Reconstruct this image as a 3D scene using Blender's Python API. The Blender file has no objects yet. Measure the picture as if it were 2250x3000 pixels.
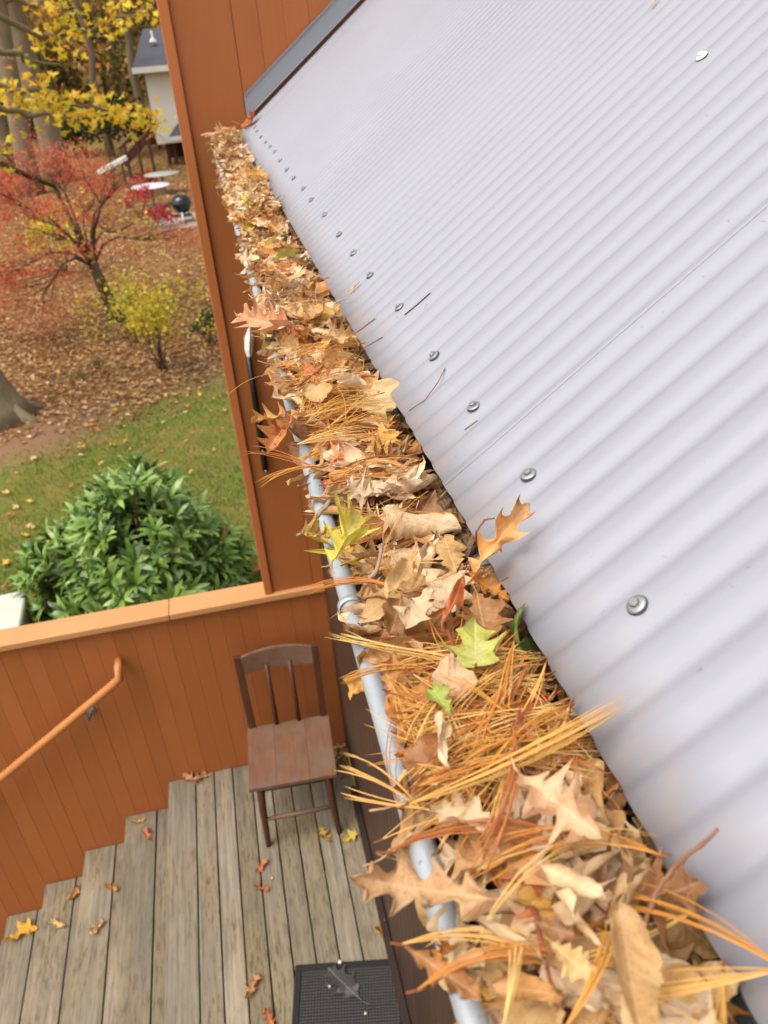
import bpy, math, random
import numpy as np
from mathutils import Vector, Matrix, Quaternion

SC = bpy.context.scene
COL = SC.collection
RNG = random.Random(7)
NP = np.random.RandomState(11)
PI = math.pi

# ------------------------------------------------------------------ camera
F_PX, IMG_W, IMG_H = 2351.12, 2250.0, 3000.0
YAW, PITCH, ROLL = 0.172518432, 0.549024650, 0.0808656225
_f = Vector((math.sin(YAW)*math.cos(PITCH), math.cos(YAW)*math.cos(PITCH), -math.sin(PITCH)))
_r = Vector((math.cos(YAW), -math.sin(YAW), 0))
_d = _f.cross(_r)
CR = _r*math.cos(ROLL) + _d*math.sin(ROLL)
CD = -_r*math.sin(ROLL) + _d*math.cos(ROLL)
CF = _f
cam_d = bpy.data.cameras.new('camera'); cam = bpy.data.objects.new('camera', cam_d); COL.objects.link(cam)
cam.matrix_world = Matrix(((CR.x, -CD.x, -CF.x, 0), (CR.y, -CD.y, -CF.y, 0), (CR.z, -CD.z, -CF.z, 0), (0, 0, 0, 1)))
cam_d.sensor_fit = 'VERTICAL'; cam_d.sensor_height = 36.0
cam_d.lens = 36.0*F_PX/IMG_H
cam_d.clip_start = 0.01; cam_d.clip_end = 600
cam_d.dof.use_dof = True; cam_d.dof.focus_distance = 0.70; cam_d.dof.aperture_fstop = 12.5
SC.camera = cam
SC.render.resolution_x = 768; SC.render.resolution_y = 1024

# ------------------------------------------------------------------ sky, sun, exposure
SUN_EL, SUN_AZ = math.radians(62), math.radians(246)     # azimuth clockwise from +Y
world = bpy.data.worlds.new('World'); SC.world = world; world.use_nodes = True
wn, wl = world.node_tree.nodes, world.node_tree.links
bgn = wn['Background']
sky = wn.new('ShaderNodeTexSky'); sky.sky_type = 'NISHITA'; sky.sun_disc = False
sky.sun_elevation = SUN_EL; sky.sun_rotation = SUN_AZ
sky.air_density = 1.0; sky.dust_density = 6.0; sky.ozone_density = 1.0
hs = wn.new('ShaderNodeHueSaturation'); hs.inputs['Saturation'].default_value = 0.22
wl.new(sky.outputs[0], hs.inputs['Color']); wl.new(hs.outputs[0], bgn.inputs['Color'])
bgn.inputs['Strength'].default_value = 0.15
sun_d = bpy.data.lights.new('sun', 'SUN'); sun_o = bpy.data.objects.new('sun', sun_d); COL.objects.link(sun_o)
sun_d.energy = 0.80; sun_d.angle = math.radians(45); sun_d.color = (1.0, 0.955, 0.88)
_sd = Vector((math.sin(SUN_AZ)*math.cos(SUN_EL), math.cos(SUN_AZ)*math.cos(SUN_EL), math.sin(SUN_EL)))
sun_o.rotation_euler = _sd.to_track_quat('Z', 'Y').to_euler()
SC.view_settings.view_transform = 'Standard'; SC.view_settings.look = 'None'
SC.view_settings.exposure = 0.80; SC.view_settings.gamma = 1.0
SC.cycles.max_bounces = 8

# ------------------------------------------------------------------ pixel helpers (D = 1659 x 2212 picture)
DS = 2250.0/1659.0
def ray(dx, dy):
    a, b = (dx*DS - IMG_W/2)/F_PX, (dy*DS - IMG_H/2)/F_PX
    return CR*a + CD*b + CF
def onz(dx, dy, z):
    r = ray(dx, dy); return r*(z/r.z)
def ony(dx, dy, y):
    r = ray(dx, dy); return r*(y/r.y)

# ------------------------------------------------------------------ object helpers
def lin(r, g, b):
    f = lambda c: (c/255/12.92) if c/255 <= 0.04045 else ((c/255+0.055)/1.055)**2.4
    return (f(r), f(g), f(b), 1.0)
def tag(o, label, cat, group=None, kind=None):
    if label: o['label'] = label
    if cat: o['category'] = cat
    if group: o['group'] = group
    if kind: o['kind'] = kind
    return o
def empty(name, loc=(0, 0, 0), label=None, cat=None, group=None, rot=(0, 0, 0)):
    o = bpy.data.objects.new(name, None); COL.objects.link(o); o.location = loc; o.rotation_euler = rot
    o.empty_display_size = 0.1
    return tag(o, label, cat, group)
def link(name, me, parent=None, m=None):
    o = bpy.data.objects.new(name, me); COL.objects.link(o); o.parent = parent
    if m is not None and len(me.materials) == 0: me.materials.append(m)
    return o
def mesh(name, V, F, m=None, smooth=False):
    me = bpy.data.meshes.new(name); me.from_pydata([tuple(v) for v in V], [], [tuple(f) for f in F]); me.update()
    if m is not None: me.materials.append(m)
    if smooth: me.polygons.foreach_set('use_smooth', [True]*len(me.polygons))
    return me
class MB:
    def __init__(s): s.V = []; s.F = []
    def add(s, V, F):
        b = len(s.V); s.V += [tuple(v) for v in V]; s.F += [tuple(i+b for i in f) for f in F]; return s
    def box(s, x0, x1, y0, y1, z0, z1, M=None):
        V = [Vector((x, y, z)) for z in (z0, z1) for y in (y0, y1) for x in (x0, x1)]
        if M is not None: V = [M @ v for v in V]
        return s.add(V, [(0, 2, 3, 1), (4, 5, 7, 6), (0, 1, 5, 4), (2, 6, 7, 3), (0, 4, 6, 2), (1, 3, 7, 5)])
    def cham(s, x0, x1, y0, y1, z0, z1, c=0.003, M=None):
        "box with chamfered edges"
        V = []; F = []
        X, Y, Z = (x0, x1), (y0, y1), (z0, z1)
        idx = {}
        for i in (0, 1):
            for j in (0, 1):
                for k in (0, 1):
                    sx, sy, sz = (c if i == 0 else -c), (c if j == 0 else -c), (c if k == 0 else -c)
                    for a, p in (('x', (X[i], Y[j]+sy, Z[k]+sz)), ('y', (X[i]+sx, Y[j], Z[k]+sz)), ('z', (X[i]+sx, Y[j]+sy, Z[k]))):
                        idx[(i, j, k, a)] = len(V); V.append(Vector(p))
        g = lambda i, j, k, a: idx[(i, j, k, a)]
        for i in (0, 1):
            q = [g(i, 0, 0, 'x'), g(i, 1, 0, 'x'), g(i, 1, 1, 'x'), g(i, 0, 1, 'x')]; F.append(q if i else q[::-1])
            q = [g(0, i, 0, 'y'), g(1, i, 0, 'y'), g(1, i, 1, 'y'), g(0, i, 1, 'y')]; F.append(q[::-1] if i else q)
            q = [g(0, 0, i, 'z'), g(1, 0, i, 'z'), g(1, 1, i, 'z'), g(0, 1, i, 'z')]; F.append(q if i else q[::-1])
        for a in (0, 1):
            for b in (0, 1):
                F.append((g(a, b, 0, 'x'), g(a, b, 1, 'x'), g(a, b, 1, 'y'), g(a, b, 0, 'y')))
                F.append((g(a, 0, b, 'x'), g(a, 1, b, 'x'), g(a, 1, b, 'z'), g(a, 0, b, 'z')))
                F.append((g(0, a, b, 'y'), g(1, a, b, 'y'), g(1, a, b, 'z'), g(0, a, b, 'z')))
                for d in (0, 1): F.append((g(a, b, d, 'x'), g(a, b, d, 'y'), g(a, b, d, 'z')))
        if M is not None: V = [M @ v for v in V]
        return s.add(V, F)
    def tube(s, path, rad, n=8, cap=True):
        P = [Vector(p) for p in path]
        if not hasattr(rad, '__len__'): rad = [rad]*len(P)
        up = None; V = []; F = []
        for i, p in enumerate(P):
            t = (P[min(i+1, len(P)-1)] - P[max(i-1, 0)]).normalized()
            if up is None:
                up = Vector((0, 0, 1)) if abs(t.z) < 0.9 else Vector((1, 0, 0))
            u = (up - t*up.dot(t)).normalized(); up = u; w = t.cross(u)
            for k in range(n):
                a = 2*PI*k/n; V.append(p + (u*math.cos(a) + w*math.sin(a))*rad[i])
        for i in range(len(P)-1):
            for k in range(n):
                F.append((i*n+k, i*n+(k+1) % n, (i+1)*n+(k+1) % n, (i+1)*n+k))
        if cap: F.append(tuple(range(n))[::-1]); F.append(tuple((len(P)-1)*n+k for k in range(n)))
        return s.add(V, F)
    def lathe(s, prof, c=(0, 0, 0), n=20):
        V = []; F = []
        for r, z in prof:
            for k in range(n):
                a = 2*PI*k/n; V.append((c[0]+r*math.cos(a), c[1]+r*math.sin(a), c[2]+z))
        for i in range(len(prof)-1):
            for k in range(n): F.append((i*n+k, i*n+(k+1) % n, (i+1)*n+(k+1) % n, (i+1)*n+k))
        return s.add(V, F)
    def obj(s, name, m, parent=None, smooth=False):
        return link(name, mesh(name, s.V, s.F, m, smooth), parent)

# ------------------------------------------------------------------ materials
class NT:
    def __init__(s, name):
        s.m = bpy.data.materials.new(name); s.m.use_nodes = True
        s.n = s.m.node_tree.nodes; s.l = s.m.node_tree.links
        s.p = s.n['Principled BSDF']; s.out = s.n['Material Output']
    def new(s, t, **kw):
        x = s.n.new('ShaderNode'+t)
        for k, v in kw.items(): setattr(x, k, v)
        return x
    def lk(s, a, b): s.l.new(a, b)
    def coord(s, scale=(1, 1, 1), rnd=True):
        tc = s.new('TexCoord'); mp = s.new('Mapping'); mp.inputs['Scale'].default_value = scale
        if rnd:
            oi = s.new('ObjectInfo'); va = s.new('VectorMath', operation='SCALE')
            va.inputs[0].default_value = (17.3, 31.7, 53.1); s.lk(oi.outputs['Random'], va.inputs['Scale'])
            ad = s.new('VectorMath', operation='ADD'); s.lk(tc.outputs['Object'], ad.inputs[0]); s.lk(va.outputs[0], ad.inputs[1])
            s.lk(ad.outputs[0], mp.inputs['Vector'])
        else: s.lk(tc.outputs['Object'], mp.inputs['Vector'])
        return mp.outputs[0]
    def noise(s, vec, scale, detail=4, rough=0.55, dist=0.0):
        x = s.new('TexNoise'); x.inputs['Scale'].default_value = scale; x.inputs['Detail'].default_value = detail
        x.inputs['Roughness'].default_value = rough; x.inputs['Distortion'].default_value = dist
        if vec is not None: s.lk(vec, x.inputs['Vector'])
        return x.outputs['Fac']
    def ramp(s, fac, stops):
        r = s.new('ValToRGB'); e = r.color_ramp.elements
        while len(e) > 1: e.remove(e[-1])
        e[0].position, e[0].color = stops[0][0], stops[0][1]
        for p, c in stops[1:]:
            k = e.new(p); k.color = c
        s.lk(fac, r.inputs[0]); return r.outputs[0]
    def mix(s, fac, a, b, mode='MIX'):
        x = s.new('Mix', data_type='RGBA', blend_type=mode)
        for sock, v in ((x.inputs[0], fac), (x.inputs[6], a), (x.inputs[7], b)):
            if hasattr(v, 'is_linked'): s.lk(v, sock)
            else: sock.default_value = v
        return x.outputs[2]
    def mth(s, op, a, b=None):
        x = s.new('Math', operation=op)
        for sock, v in ((x.inputs[0], a), (x.inputs[1], b)):
            if v is None: continue
            if hasattr(v, 'is_linked'): s.lk(v, sock)
            else: sock.default_value = v
        return x.outputs[0]
    def bump(s, h, strength=0.3, dist=0.002):
        b = s.new('Bump'); b.inputs['Strength'].default_value = strength; b.inputs['Distance'].default_value = dist
        s.lk(h, b.inputs['Height']); s.lk(b.outputs[0], s.p.inputs['Normal'])
    def base(s, c):
        if hasattr(c, 'is_linked'): s.lk(c, s.p.inputs['Base Color'])
        else: s.p.inputs['Base Color'].default_value = c
    def set(s, rough=0.6, metal=0.0, spec=0.5):
        s.p.inputs['Roughness'].default_value = rough; s.p.inputs['Metallic'].default_value = metal
        s.p.inputs['Specular IOR Level'].default_value = spec; return s
MAT = {}
def plain(name, c, rough=0.6, metal=0.0, spec=0.5, var=0.18, scale=14.0):
    t = NT(name); v = t.coord()
    nz = t.noise(v, scale)
    t.base(t.mix(nz, tuple(x*(1-var) for x in c[:3])+(1,), tuple(min(1, x*(1+var)) for x in c[:3])+(1,)))
    t.set(rough, metal, spec); t.bump(t.noise(v, scale*6), 0.12, 0.001)
    MAT[name] = t.m; return t.m

def mk_paint(name, c, var=0.13, rough=0.5):
    "opaque stained timber: faint vertical grain, slight board to board change, scuffs"
    t = NT(name); v = t.coord((1, 1, 0.06)); v2 = t.coord((1, 1, 1))
    g = t.noise(v, 90, 3); blot = t.noise(v2, 5, 4)
    oi = t.new('ObjectInfo')
    a = t.mix(oi.outputs['Random'], tuple(x*(1-var) for x in c[:3])+(1,), tuple(x*(1+var*0.7) for x in c[:3])+(1,))
    b = t.mix(t.mth('MULTIPLY', blot, 0.30), a, tuple(x*0.72 for x in c[:3])+(1,))
    fade = t.noise(t.coord((1, 1, 0.35)), 1.6, 3)
    b = t.mix(t.ramp(fade, [(0.45, (0, 0, 0, 1)), (0.75, (0.30, 0.30, 0.30, 1))]), b, tuple(min(1, x*1.3+0.02) for x in c[:3])+(1,))
    b = t.mix(t.mth('MULTIPLY', g, 0.22), b, tuple(x*0.5 for x in c[:3])+(1,))
    t.base(b); t.set(rough, 0, 0.35); t.bump(g, 0.12, 0.0008); MAT[name] = t.m; return t.m
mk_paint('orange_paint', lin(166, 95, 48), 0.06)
mk_paint('orange_trim', lin(184, 106, 58), 0.05)
mk_paint('cap_paint_skylit', lin(198, 140, 88), 0.05, 0.45)  # boards' orange paint, with sky light on the flat top put into the colour
mk_paint('rail_paint', lin(190, 122, 66), 0.04, 0.42)
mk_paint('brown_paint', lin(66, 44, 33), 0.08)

def mk_deck():
    t = NT('weathered_wood'); v = t.coord((1, 0.035, 1)); v2 = t.coord((1, 0.30, 1)); v3 = t.coord((1, 0.12, 1))
    grain = t.noise(v, 70, 5, 0.6, 0.4); blot = t.noise(v2, 6, 5, 0.6); spk = t.noise(v3, 95, 3, 0.7)
    oi = t.new('ObjectInfo')
    c = t.mix(oi.outputs['Random'], lin(114, 105, 90), lin(147, 136, 117))
    c = t.mix(t.ramp(grain, [(0.35, (0, 0, 0, 1)), (0.75, (0.85, 0.85, 0.85, 1))]), c, lin(84, 75, 62))
    c = t.mix(t.ramp(blot, [(0.42, (0, 0, 0, 1)), (0.72, (0.55, 0.55, 0.55, 1))]), c, lin(134, 116, 78))
    dk = t.mth('MULTIPLY', t.ramp(spk, [(0.50, (0, 0, 0, 1)), (0.62, (1, 1, 1, 1))]), t.ramp(blot, [(0.35, (0.15, 0.15, 0.15, 1)), (0.6, (0.8, 0.8, 0.8, 1))]))
    c = t.mix(t.mth('MULTIPLY', dk, 0.75), c, lin(58, 50, 40))
    lt_ = t.noise(t.coord((1, 0.35, 1)), 3.2, 4, 0.6)
    c = t.mix(t.ramp(lt_, [(0.55, (0, 0, 0, 1)), (0.78, (0.6, 0.6, 0.6, 1))]), c, lin(176, 160, 130))
    t.base(c); t.set(0.82, 0, 0.25); t.bump(grain, 0.45, 0.0015); MAT['weathered_wood'] = t.m
mk_deck()

def mk_chairwood():
    t = NT('chair_wood'); v = t.coord((1, 0.15, 1)); g = t.noise(v, 40, 4, 0.6, 0.6); b = t.noise(t.coord(), 9)
    c = t.mix(g, lin(76, 50, 34), lin(128, 88, 60)); c = t.mix(t.ramp(b, [(0.4, (0, 0, 0, 1)), (0.7, (0.75, 0.75, 0.75, 1))]), c, lin(108, 86, 72))
    t.base(c); t.set(0.6, 0, 0.4); t.bump(g, 0.2, 0.001); MAT['chair_wood'] = t.m
    t = NT('chair_dark'); v = t.coord((1, 1, 0.15)); g = t.noise(v, 40, 4)
    t.base(t.mix(g, lin(48, 26, 16), lin(92, 52, 32))); t.set(0.5, 0, 0.4); MAT['chair_dark'] = t.m
mk_chairwood()

def mk_roof():
    t = NT('painted_steel'); v = t.coord((1, 1, 1), False); vs = t.coord((0.25, 6, 0.25), False)
    n1 = t.noise(v, 3, 4); n2 = t.noise(v, 130, 2, 0.7); n3 = t.noise(vs, 10, 4)
    c = t.mix(n1, lin(139, 139, 146), lin(147, 147, 154))
    c = t.mix(t.mth('MULTIPLY', n3, 0.22), c, lin(112, 112, 118))
    c = t.mix(t.ramp(n2, [(0.72, (0, 0, 0, 1)), (0.76, (0.5, 0.5, 0.5, 1))]), c, lin(100, 98, 96))
    # pale tannin stain that gathers by the drip edge, patchy
    tc = t.new('TexCoord'); sx = t.new('SeparateXYZ'); t.lk(tc.outputs['Object'], sx.inputs[0])
    edge = t.new('MapRange'); edge.inputs[1].default_value = 0.040; edge.inputs[2].default_value = 0.004
    t.lk(sx.outputs[0], edge.inputs[0])
    st = t.mth('MULTIPLY', edge.outputs[0], t.ramp(t.noise(v, 42, 4), [(0.42, (0, 0, 0, 1)), (0.7, (0.75, 0.75, 0.75, 1))]))
    c = t.mix(st, c, lin(160, 144, 132))
    t.base(c); t.p.inputs['Metallic'].default_value = 0.0
    t.lk(t.ramp(n1, [(0.3, (0.46, 0.46, 0.46, 1)), (0.7, (0.60, 0.60, 0.60, 1))]), t.p.inputs['Roughness'])
    t.p.inputs['Specular IOR Level'].default_value = 0.5
    MAT['painted_steel'] = t.m
mk_roof()
def mk_galv():
    t = NT('galvanised'); v = t.coord((1, 0.25, 1), False)
    n = t.noise(v, 60, 5, 0.65); n2 = t.noise(t.coord((1, 1, 1), False), 240, 2, 0.7)
    c = t.mix(n, lin(146, 154, 160), lin(186, 192, 195)); c = t.mix(t.ramp(n2, [(0.62, (0, 0, 0, 1)), (0.75, (0.6, 0.6, 0.6, 1))]), c, lin(120, 120, 116))
    t.base(c); t.set(0.48, 0.35, 0.5); t.bump(n2, 0.12, 0.0004); MAT['galvanised'] = t.m
mk_galv()
plain('flashing_grey', lin(146, 148, 154), 0.42, 0.3, 0.5, 0.06, 6)
plain('screw_zinc', lin(150, 152, 150), 0.5, 0.7, 0.5, 0.15, 200)
plain('washer_rubber', lin(90, 92, 92), 0.5, 0.3, 0.5, 0.2, 200)
plain('white_paint', lin(226, 222, 212), 0.5, 0, 0.4, 0.06, 5)
plain('black_metal', lin(24, 22, 22), 0.35, 0.2, 0.5, 0.3, 30)
plain('black_enamel', lin(14, 14, 16), 0.12, 0, 0.6, 0.1, 5)
plain('rubber', lin(30, 28, 27), 0.75, 0, 0.3, 0.25, 60)
plain('rubber_rib', lin(60, 57, 54), 0.7, 0, 0.3, 0.3, 80)
plain('stain_grey', lin(92, 88, 86), 0.7, 0, 0.3, 0.2, 60)
plain('dark_shingle', lin(84, 84, 92), 0.85, 0, 0.3, 0.2, 3)
plain('house_white', lin(226, 223, 212), 0.7, 0, 0.3, 0.05, 1)
plain('timber_brown', lin(84, 52, 36), 0.8, 0, 0.3, 0.3, 4)
plain('tabletop', lin(205, 200, 200), 0.45, 0, 0.4, 0.08, 4)
plain('tabletop_grey', lin(150, 146, 138), 0.6, 0, 0.4, 0.12, 4)
plain('concrete', lin(186, 184, 170), 0.85, 0, 0.3, 0.16, 9)
plain('paving', lin(140, 134, 124), 0.9, 0, 0.3, 0.15, 3)
plain('pebble', lin(196, 186, 168), 0.6, 0, 0.4, 0.2, 120)
plain('acorn', lin(120, 88, 56), 0.5, 0, 0.4, 0.2, 120)
plain('twig_wood', lin(132, 92, 68), 0.75, 0, 0.3, 0.35, 160)
plain('twig_grey', lin(150, 128, 108), 0.8, 0, 0.3, 0.35, 160)
plain('twig_red', lin(132, 68, 46), 0.6, 0, 0.3, 0.25, 160)
plain('mulch', lin(58, 36, 22), 0.95, 0, 0.2, 0.6, 90)
plain('dark_wood', lin(46, 32, 25), 0.8, 0, 0.3, 0.3, 12)

def mk_bark(name, a, b, sc=7):
    t = NT(name); v = t.coord((1, 1, 0.25)); g = t.noise(v, sc, 5, 0.65, 0.5); m = t.noise(t.coord(), 2.2, 4)
    c = t.mix(g, a, b); c = t.mix(t.ramp(m, [(0.5, (0, 0, 0, 1)), (0.75, (0.55, 0.55, 0.55, 1))]), c, lin(104, 106, 74))
    t.base(c); t.set(0.92, 0, 0.2); t.bump(g, 0.8, 0.03); MAT[name] = t.m
mk_bark('bark_grey', lin(96, 84, 66), lin(156, 138, 110)); mk_bark('bark_dark', lin(58, 44, 34), lin(104, 82, 62), 14)

def mk_leaf(name, source, transl=0.28, rough=0.55, veins=True, spec=0.3):
    "source: 'object' (object colour) or 'attr' (point colour 'col'); UV u across -1..1, v along 0..1"
    t = NT(name)
    if source == 'object': base = t.new('ObjectInfo').outputs['Color']
    else: base = t.new('Attribute', attribute_name='col').outputs['Color']
    c = base
    if veins:
        uv = t.new('UVMap'); sx = t.new('SeparateXYZ'); t.lk(uv.outputs[0], sx.inputs[0])
        au = t.mth('ABSOLUTE', sx.outputs[0]); v = sx.outputs[1]
        side = t.mth('SINE', t.mth('MULTIPLY', t.mth('SUBTRACT', v, t.mth('MULTIPLY', au, 0.30)), 52.0))
        vein = t.ramp(side, [(0.93, (0, 0, 0, 1)), (1.0, (0.26, 0.26, 0.26, 1))])
        mid = t.ramp(au, [(0.012, (0.45, 0.45, 0.45, 1)), (0.035, (0, 0, 0, 1))])
        vv = t.coord((1, 1, 1)); n1 = t.noise(vv, 3.2, 5, 0.65); n2 = t.noise(vv, 34, 3, 0.7)
        dk = t.mix(1.0, base, (0.62, 0.50, 0.40, 1), 'MULTIPLY'); lt = t.mix(0.45, base, (0.85, 0.66, 0.45, 1))
        c = t.mix(t.ramp(n1, [(0.40, (0, 0, 0, 1)), (0.70, (0.7, 0.7, 0.7, 1))]), base, dk)
        c = t.mix(t.ramp(t.noise(vv, 2.0, 3), [(0.5, (0, 0, 0, 1)), (0.75, (0.5, 0.5, 0.5, 1))]), c, t.mix(0.6, base, (0.80, 0.66, 0.48, 1)))
        c = t.mix(t.ramp(n2, [(0.55, (0, 0, 0, 1)), (0.70, (0.75, 0.75, 0.75, 1))]), c, dk)
        c = t.mix(vein, c, dk); c = t.mix(mid, c, lt)
        t.bump(t.mth('ADD', t.mth('MULTIPLY', side, 0.10), n2), 0.35, 0.02)
    t.base(c); t.set(rough + (.2 if veins else 0), 0, spec*(.6 if veins else 1))
    tr = t.new('BsdfTranslucent'); t.lk(c, tr.inputs[0])
    ms = t.new('MixShader'); ms.inputs[0].default_value = transl
    t.lk(t.p.outputs[0], ms.inputs[1]); t.lk(tr.outputs[0], ms.inputs[2]); t.lk(ms.outputs[0], t.out.inputs['Surface'])
    MAT[name] = t.m; return t.m
mk_leaf('dry_leaf', 'object', 0.22); mk_leaf('dry_leaf_mass', 'attr', 0.22)
mk_leaf('tree_leaf', 'attr', 0.45, 0.6, False); mk_leaf('glossy_leaf', 'object', 0.18, 0.32, False, 0.5)
mk_leaf('glossy_leaf_mass', 'attr', 0.18, 0.32, False, 0.5)
mk_leaf('needle', 'attr', 0.15, 0.6, False, 0.25)

def mk_ground():
    t = NT('yard'); tc = t.new('TexCoord'); P = tc.outputs['Object']
    sx = t.new('SeparateXYZ'); t.lk(P, sx.inputs[0])
    n = t.noise(P, 0.55, 4, 0.6); n2 = t.noise(P, 3.0, 5, 0.65); n3 = t.noise(P, 22, 4, 0.7)
    green = t.mix(n3, lin(58, 74, 22), lin(118, 124, 52)); green = t.mix(t.ramp(n2, [(0.45, (0, 0, 0, 1)), (0.7, (0.8, 0.8, 0.8, 1))]), green, lin(134, 112, 62))
    dirt = t.mix(n3, lin(98, 72, 52), lin(144, 110, 82))
    lit = t.mix(n3, lin(84, 56, 34), lin(160, 116, 70)); lit = t.mix(t.mth('MULTIPLY', n2, 0.6), lit, lin(116, 86, 54))
    tan = t.mix(n3, lin(130, 102, 60), lin(164, 132, 80))
    yy = t.mth('ADD', sx.outputs[1], t.mth('MULTIPLY', t.mth('SUBTRACT', n, 0.5), 3.4))
    yy = t.mth('ADD', yy, t.mth('MULTIPLY', sx.outputs[0], -0.75))
    f1 = t.ramp(t.mth('DIVIDE', yy, 20.0), [(0.60, (0, 0, 0, 1)), (0.66, (1, 1, 1, 1))])
    f2 = t.ramp(t.mth('DIVIDE', yy, 20.0), [(0.68, (0, 0, 0, 1)), (0.74, (1, 1, 1, 1))])
    f3 = t.ramp(t.mth('DIVIDE', sx.outputs[1], 100.0), [(0.33, (0, 0, 0, 1)), (0.40, (1, 1, 1, 1))])
    c = t.mix(f1, green, dirt); c = t.mix(f2, c, lit); c = t.mix(f3, c, tan)
    t.base(c); t.set(0.95, 0, 0.15); t.bump(n3, 0.6, 0.03); MAT['yard'] = t.m
mk_ground()

# ------------------------------------------------------------------ key dimensions (metres, camera at origin)
YP = 3.2           # plane of the parapet and of the tall wall
ZD = -3.455        # deck
ZG = -4.7          # yard
XW = 0.232         # house wall under the eave
T = 0.75           # roof slope
XE, ZE = 0.1395, -0.31    # drip edge
ZL = -0.336        # gutter lip top
XL = 0.0405        # gutter lip outer edge
YS = -0.45         # near end of gutter/roof behind the camera

# ------------------------------------------------------------------ ground
gx = sorted(set([-300, -150, -80, -40] + [x*1.0 for x in range(-20, 13)] + [20, 40, 80, 150, 300]))
gy = sorted(set([-40, -10, -4] + [y*1.0 for y in range(0, 46)] + [50, 55, 60, 70, 80, 100, 150, 220, 400]))
def gh(x, y):
    b = 0.0
    if y > 6: b = 0.05*math.sin(x*0.7+y*0.31)*min(1, (y-6)/4)
    if y > 52: b += (y-52)*0.11
    return ZG + b
V = [(x, y, gh(x, y)) for y in gy for x in gx]; nx = len(gx)
Fc = [(j*nx+i, j*nx+i+1, (j+1)*nx+i+1, (j+1)*nx+i) for j in range(len(gy)-1) for i in range(nx-1)]
g = link('ground', mesh('ground', V, Fc, MAT['yard'], True)); g['kind'] = 'structure'

def patio():
    mb = MB()
    mb.cham(-1.55, 0.6, 24.3, 26.6, ZG-0.1, ZG+0.09, 0.01)
    o = mb.obj('patio', MAT['paving']); o['kind'] = 'structure'
patio()

# ------------------------------------------------------------------ siding boards
def siding(parent, x0, x1, yf, z0, z1, pitch=0.0857, mname='orange_paint', seed=1):
    "upright tongue-and-groove boards, front face at y = yf looking to -Y; z1 may be a function of x"
    rr = random.Random(seed); x = x0; shared = {}
    while x < x1-0.005:
        w = min(pitch, x1-x)
        zt = z1(x) if callable(z1) else z1; zt2 = z1(x+w) if callable(z1) else z1
        key = (round(w, 4), round(zt, 4))
        if key not in shared:
            c = 0.0011; d = 0.018; hw = w/2-0.00012
            prof = [(-hw, d), (-hw, c), (-hw+c, 0), (hw-c, 0), (hw, c), (hw, d)]
            Vv = []
            for z_, zz in ((0, (z0, z0)), (1, (zt, zt2))):
                for px, py in prof:
                    u = (px+hw)/(2*hw); Vv.append((px, py, zz[0]*(1-u)+zz[1]*u - z0))
            Ff = [(i, (i+1) % 6, (i+1) % 6+6, i+6) for i in range(6)] + [(5, 4, 3, 2, 1, 0), (6, 7, 8, 9, 10, 11)]
            shared[key] = mesh('board', Vv, Ff, MAT[mname])
        o = link('board', shared[key], parent)
        o.location = (x+w/2, yf + rr.uniform(-0.0006, 0.0006), z0)
        x += w

# parapet wall
par = empty('parapet_wall', (-0.8, YP, ZG), 'low orange board parapet with a lighter flat cap behind the wooden chair', 'wall')
def into(parent, o):   # keep world placement when the parent has an offset
    o.location = Vector(o.location) - Vector(parent.location); return o
ZC = -2.365       # underside of the parapet cap
rootpar = par
tmp = []
_n0 = len(bpy.data.objects)
siding(par, -3.2, XW+0.003, YP, ZG, ZC, seed=3)
for o in par.children: into(par, o)
def part(mb, name, m, parent, smooth=False):
    o = mb.obj(name, MAT[m], parent, smooth); o.location = -Vector(parent.location); return o
part(MB().box(-3.2, XW, YP+0.019, YP+0.07, ZG, ZC-0.002), 'backing', 'brown_paint', par)
XJ = -0.52        # joint of the two cap boards
part(MB().cham(-3.25, XJ-0.0012, YP-0.028, YP+0.105, ZC, ZC+0.034, 0.003), 'cap_board', 'cap_paint_skylit', par)
part(MB().cham(XJ+0.0012, XW-0.002, YP-0.028, YP+0.105, ZC+0.0006, ZC+0.0345, 0.003), 'cap_board', 'cap_paint_skylit', par)

# tall wall at the far end of roof and gutter
tw = empty('tall_wall', (0, YP, ZG), 'tall orange timber wall standing beyond the far end of the metal roof', 'wall')
ZTOP = 1.7
XTL = -0.060
part(MB().cham(XTL+0.0378, 0.1785, YP+0.0202, YP+0.135, ZC+0.036, ZTOP-0.01, 0.001), 'panel_board', 'orange_paint', tw)
part(MB().cham(XTL+0.0378, 0.1785, YP+0.0005, YP+0.020, ZC+0.036, ZTOP, 0.002), 'panel_board', 'orange_paint', tw)
part(MB().cham(XTL, XTL+0.0375, YP-0.014, YP+0.14, ZC+0.036, ZTOP, 0.003), 'corner_trim', 'orange_trim', tw)
siding(tw, 0.1795, 2.6, YP-0.002, ZC+0.04, ZTOP, seed=8)
for o in tw.children:
    if o.name.startswith('board'): into(tw, o)
part(MB().box(0.1795, 2.6, YP+0.0165, YP+0.10, ZC+0.04, ZTOP-0.002), 'backing', 'brown_paint', tw)

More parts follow.
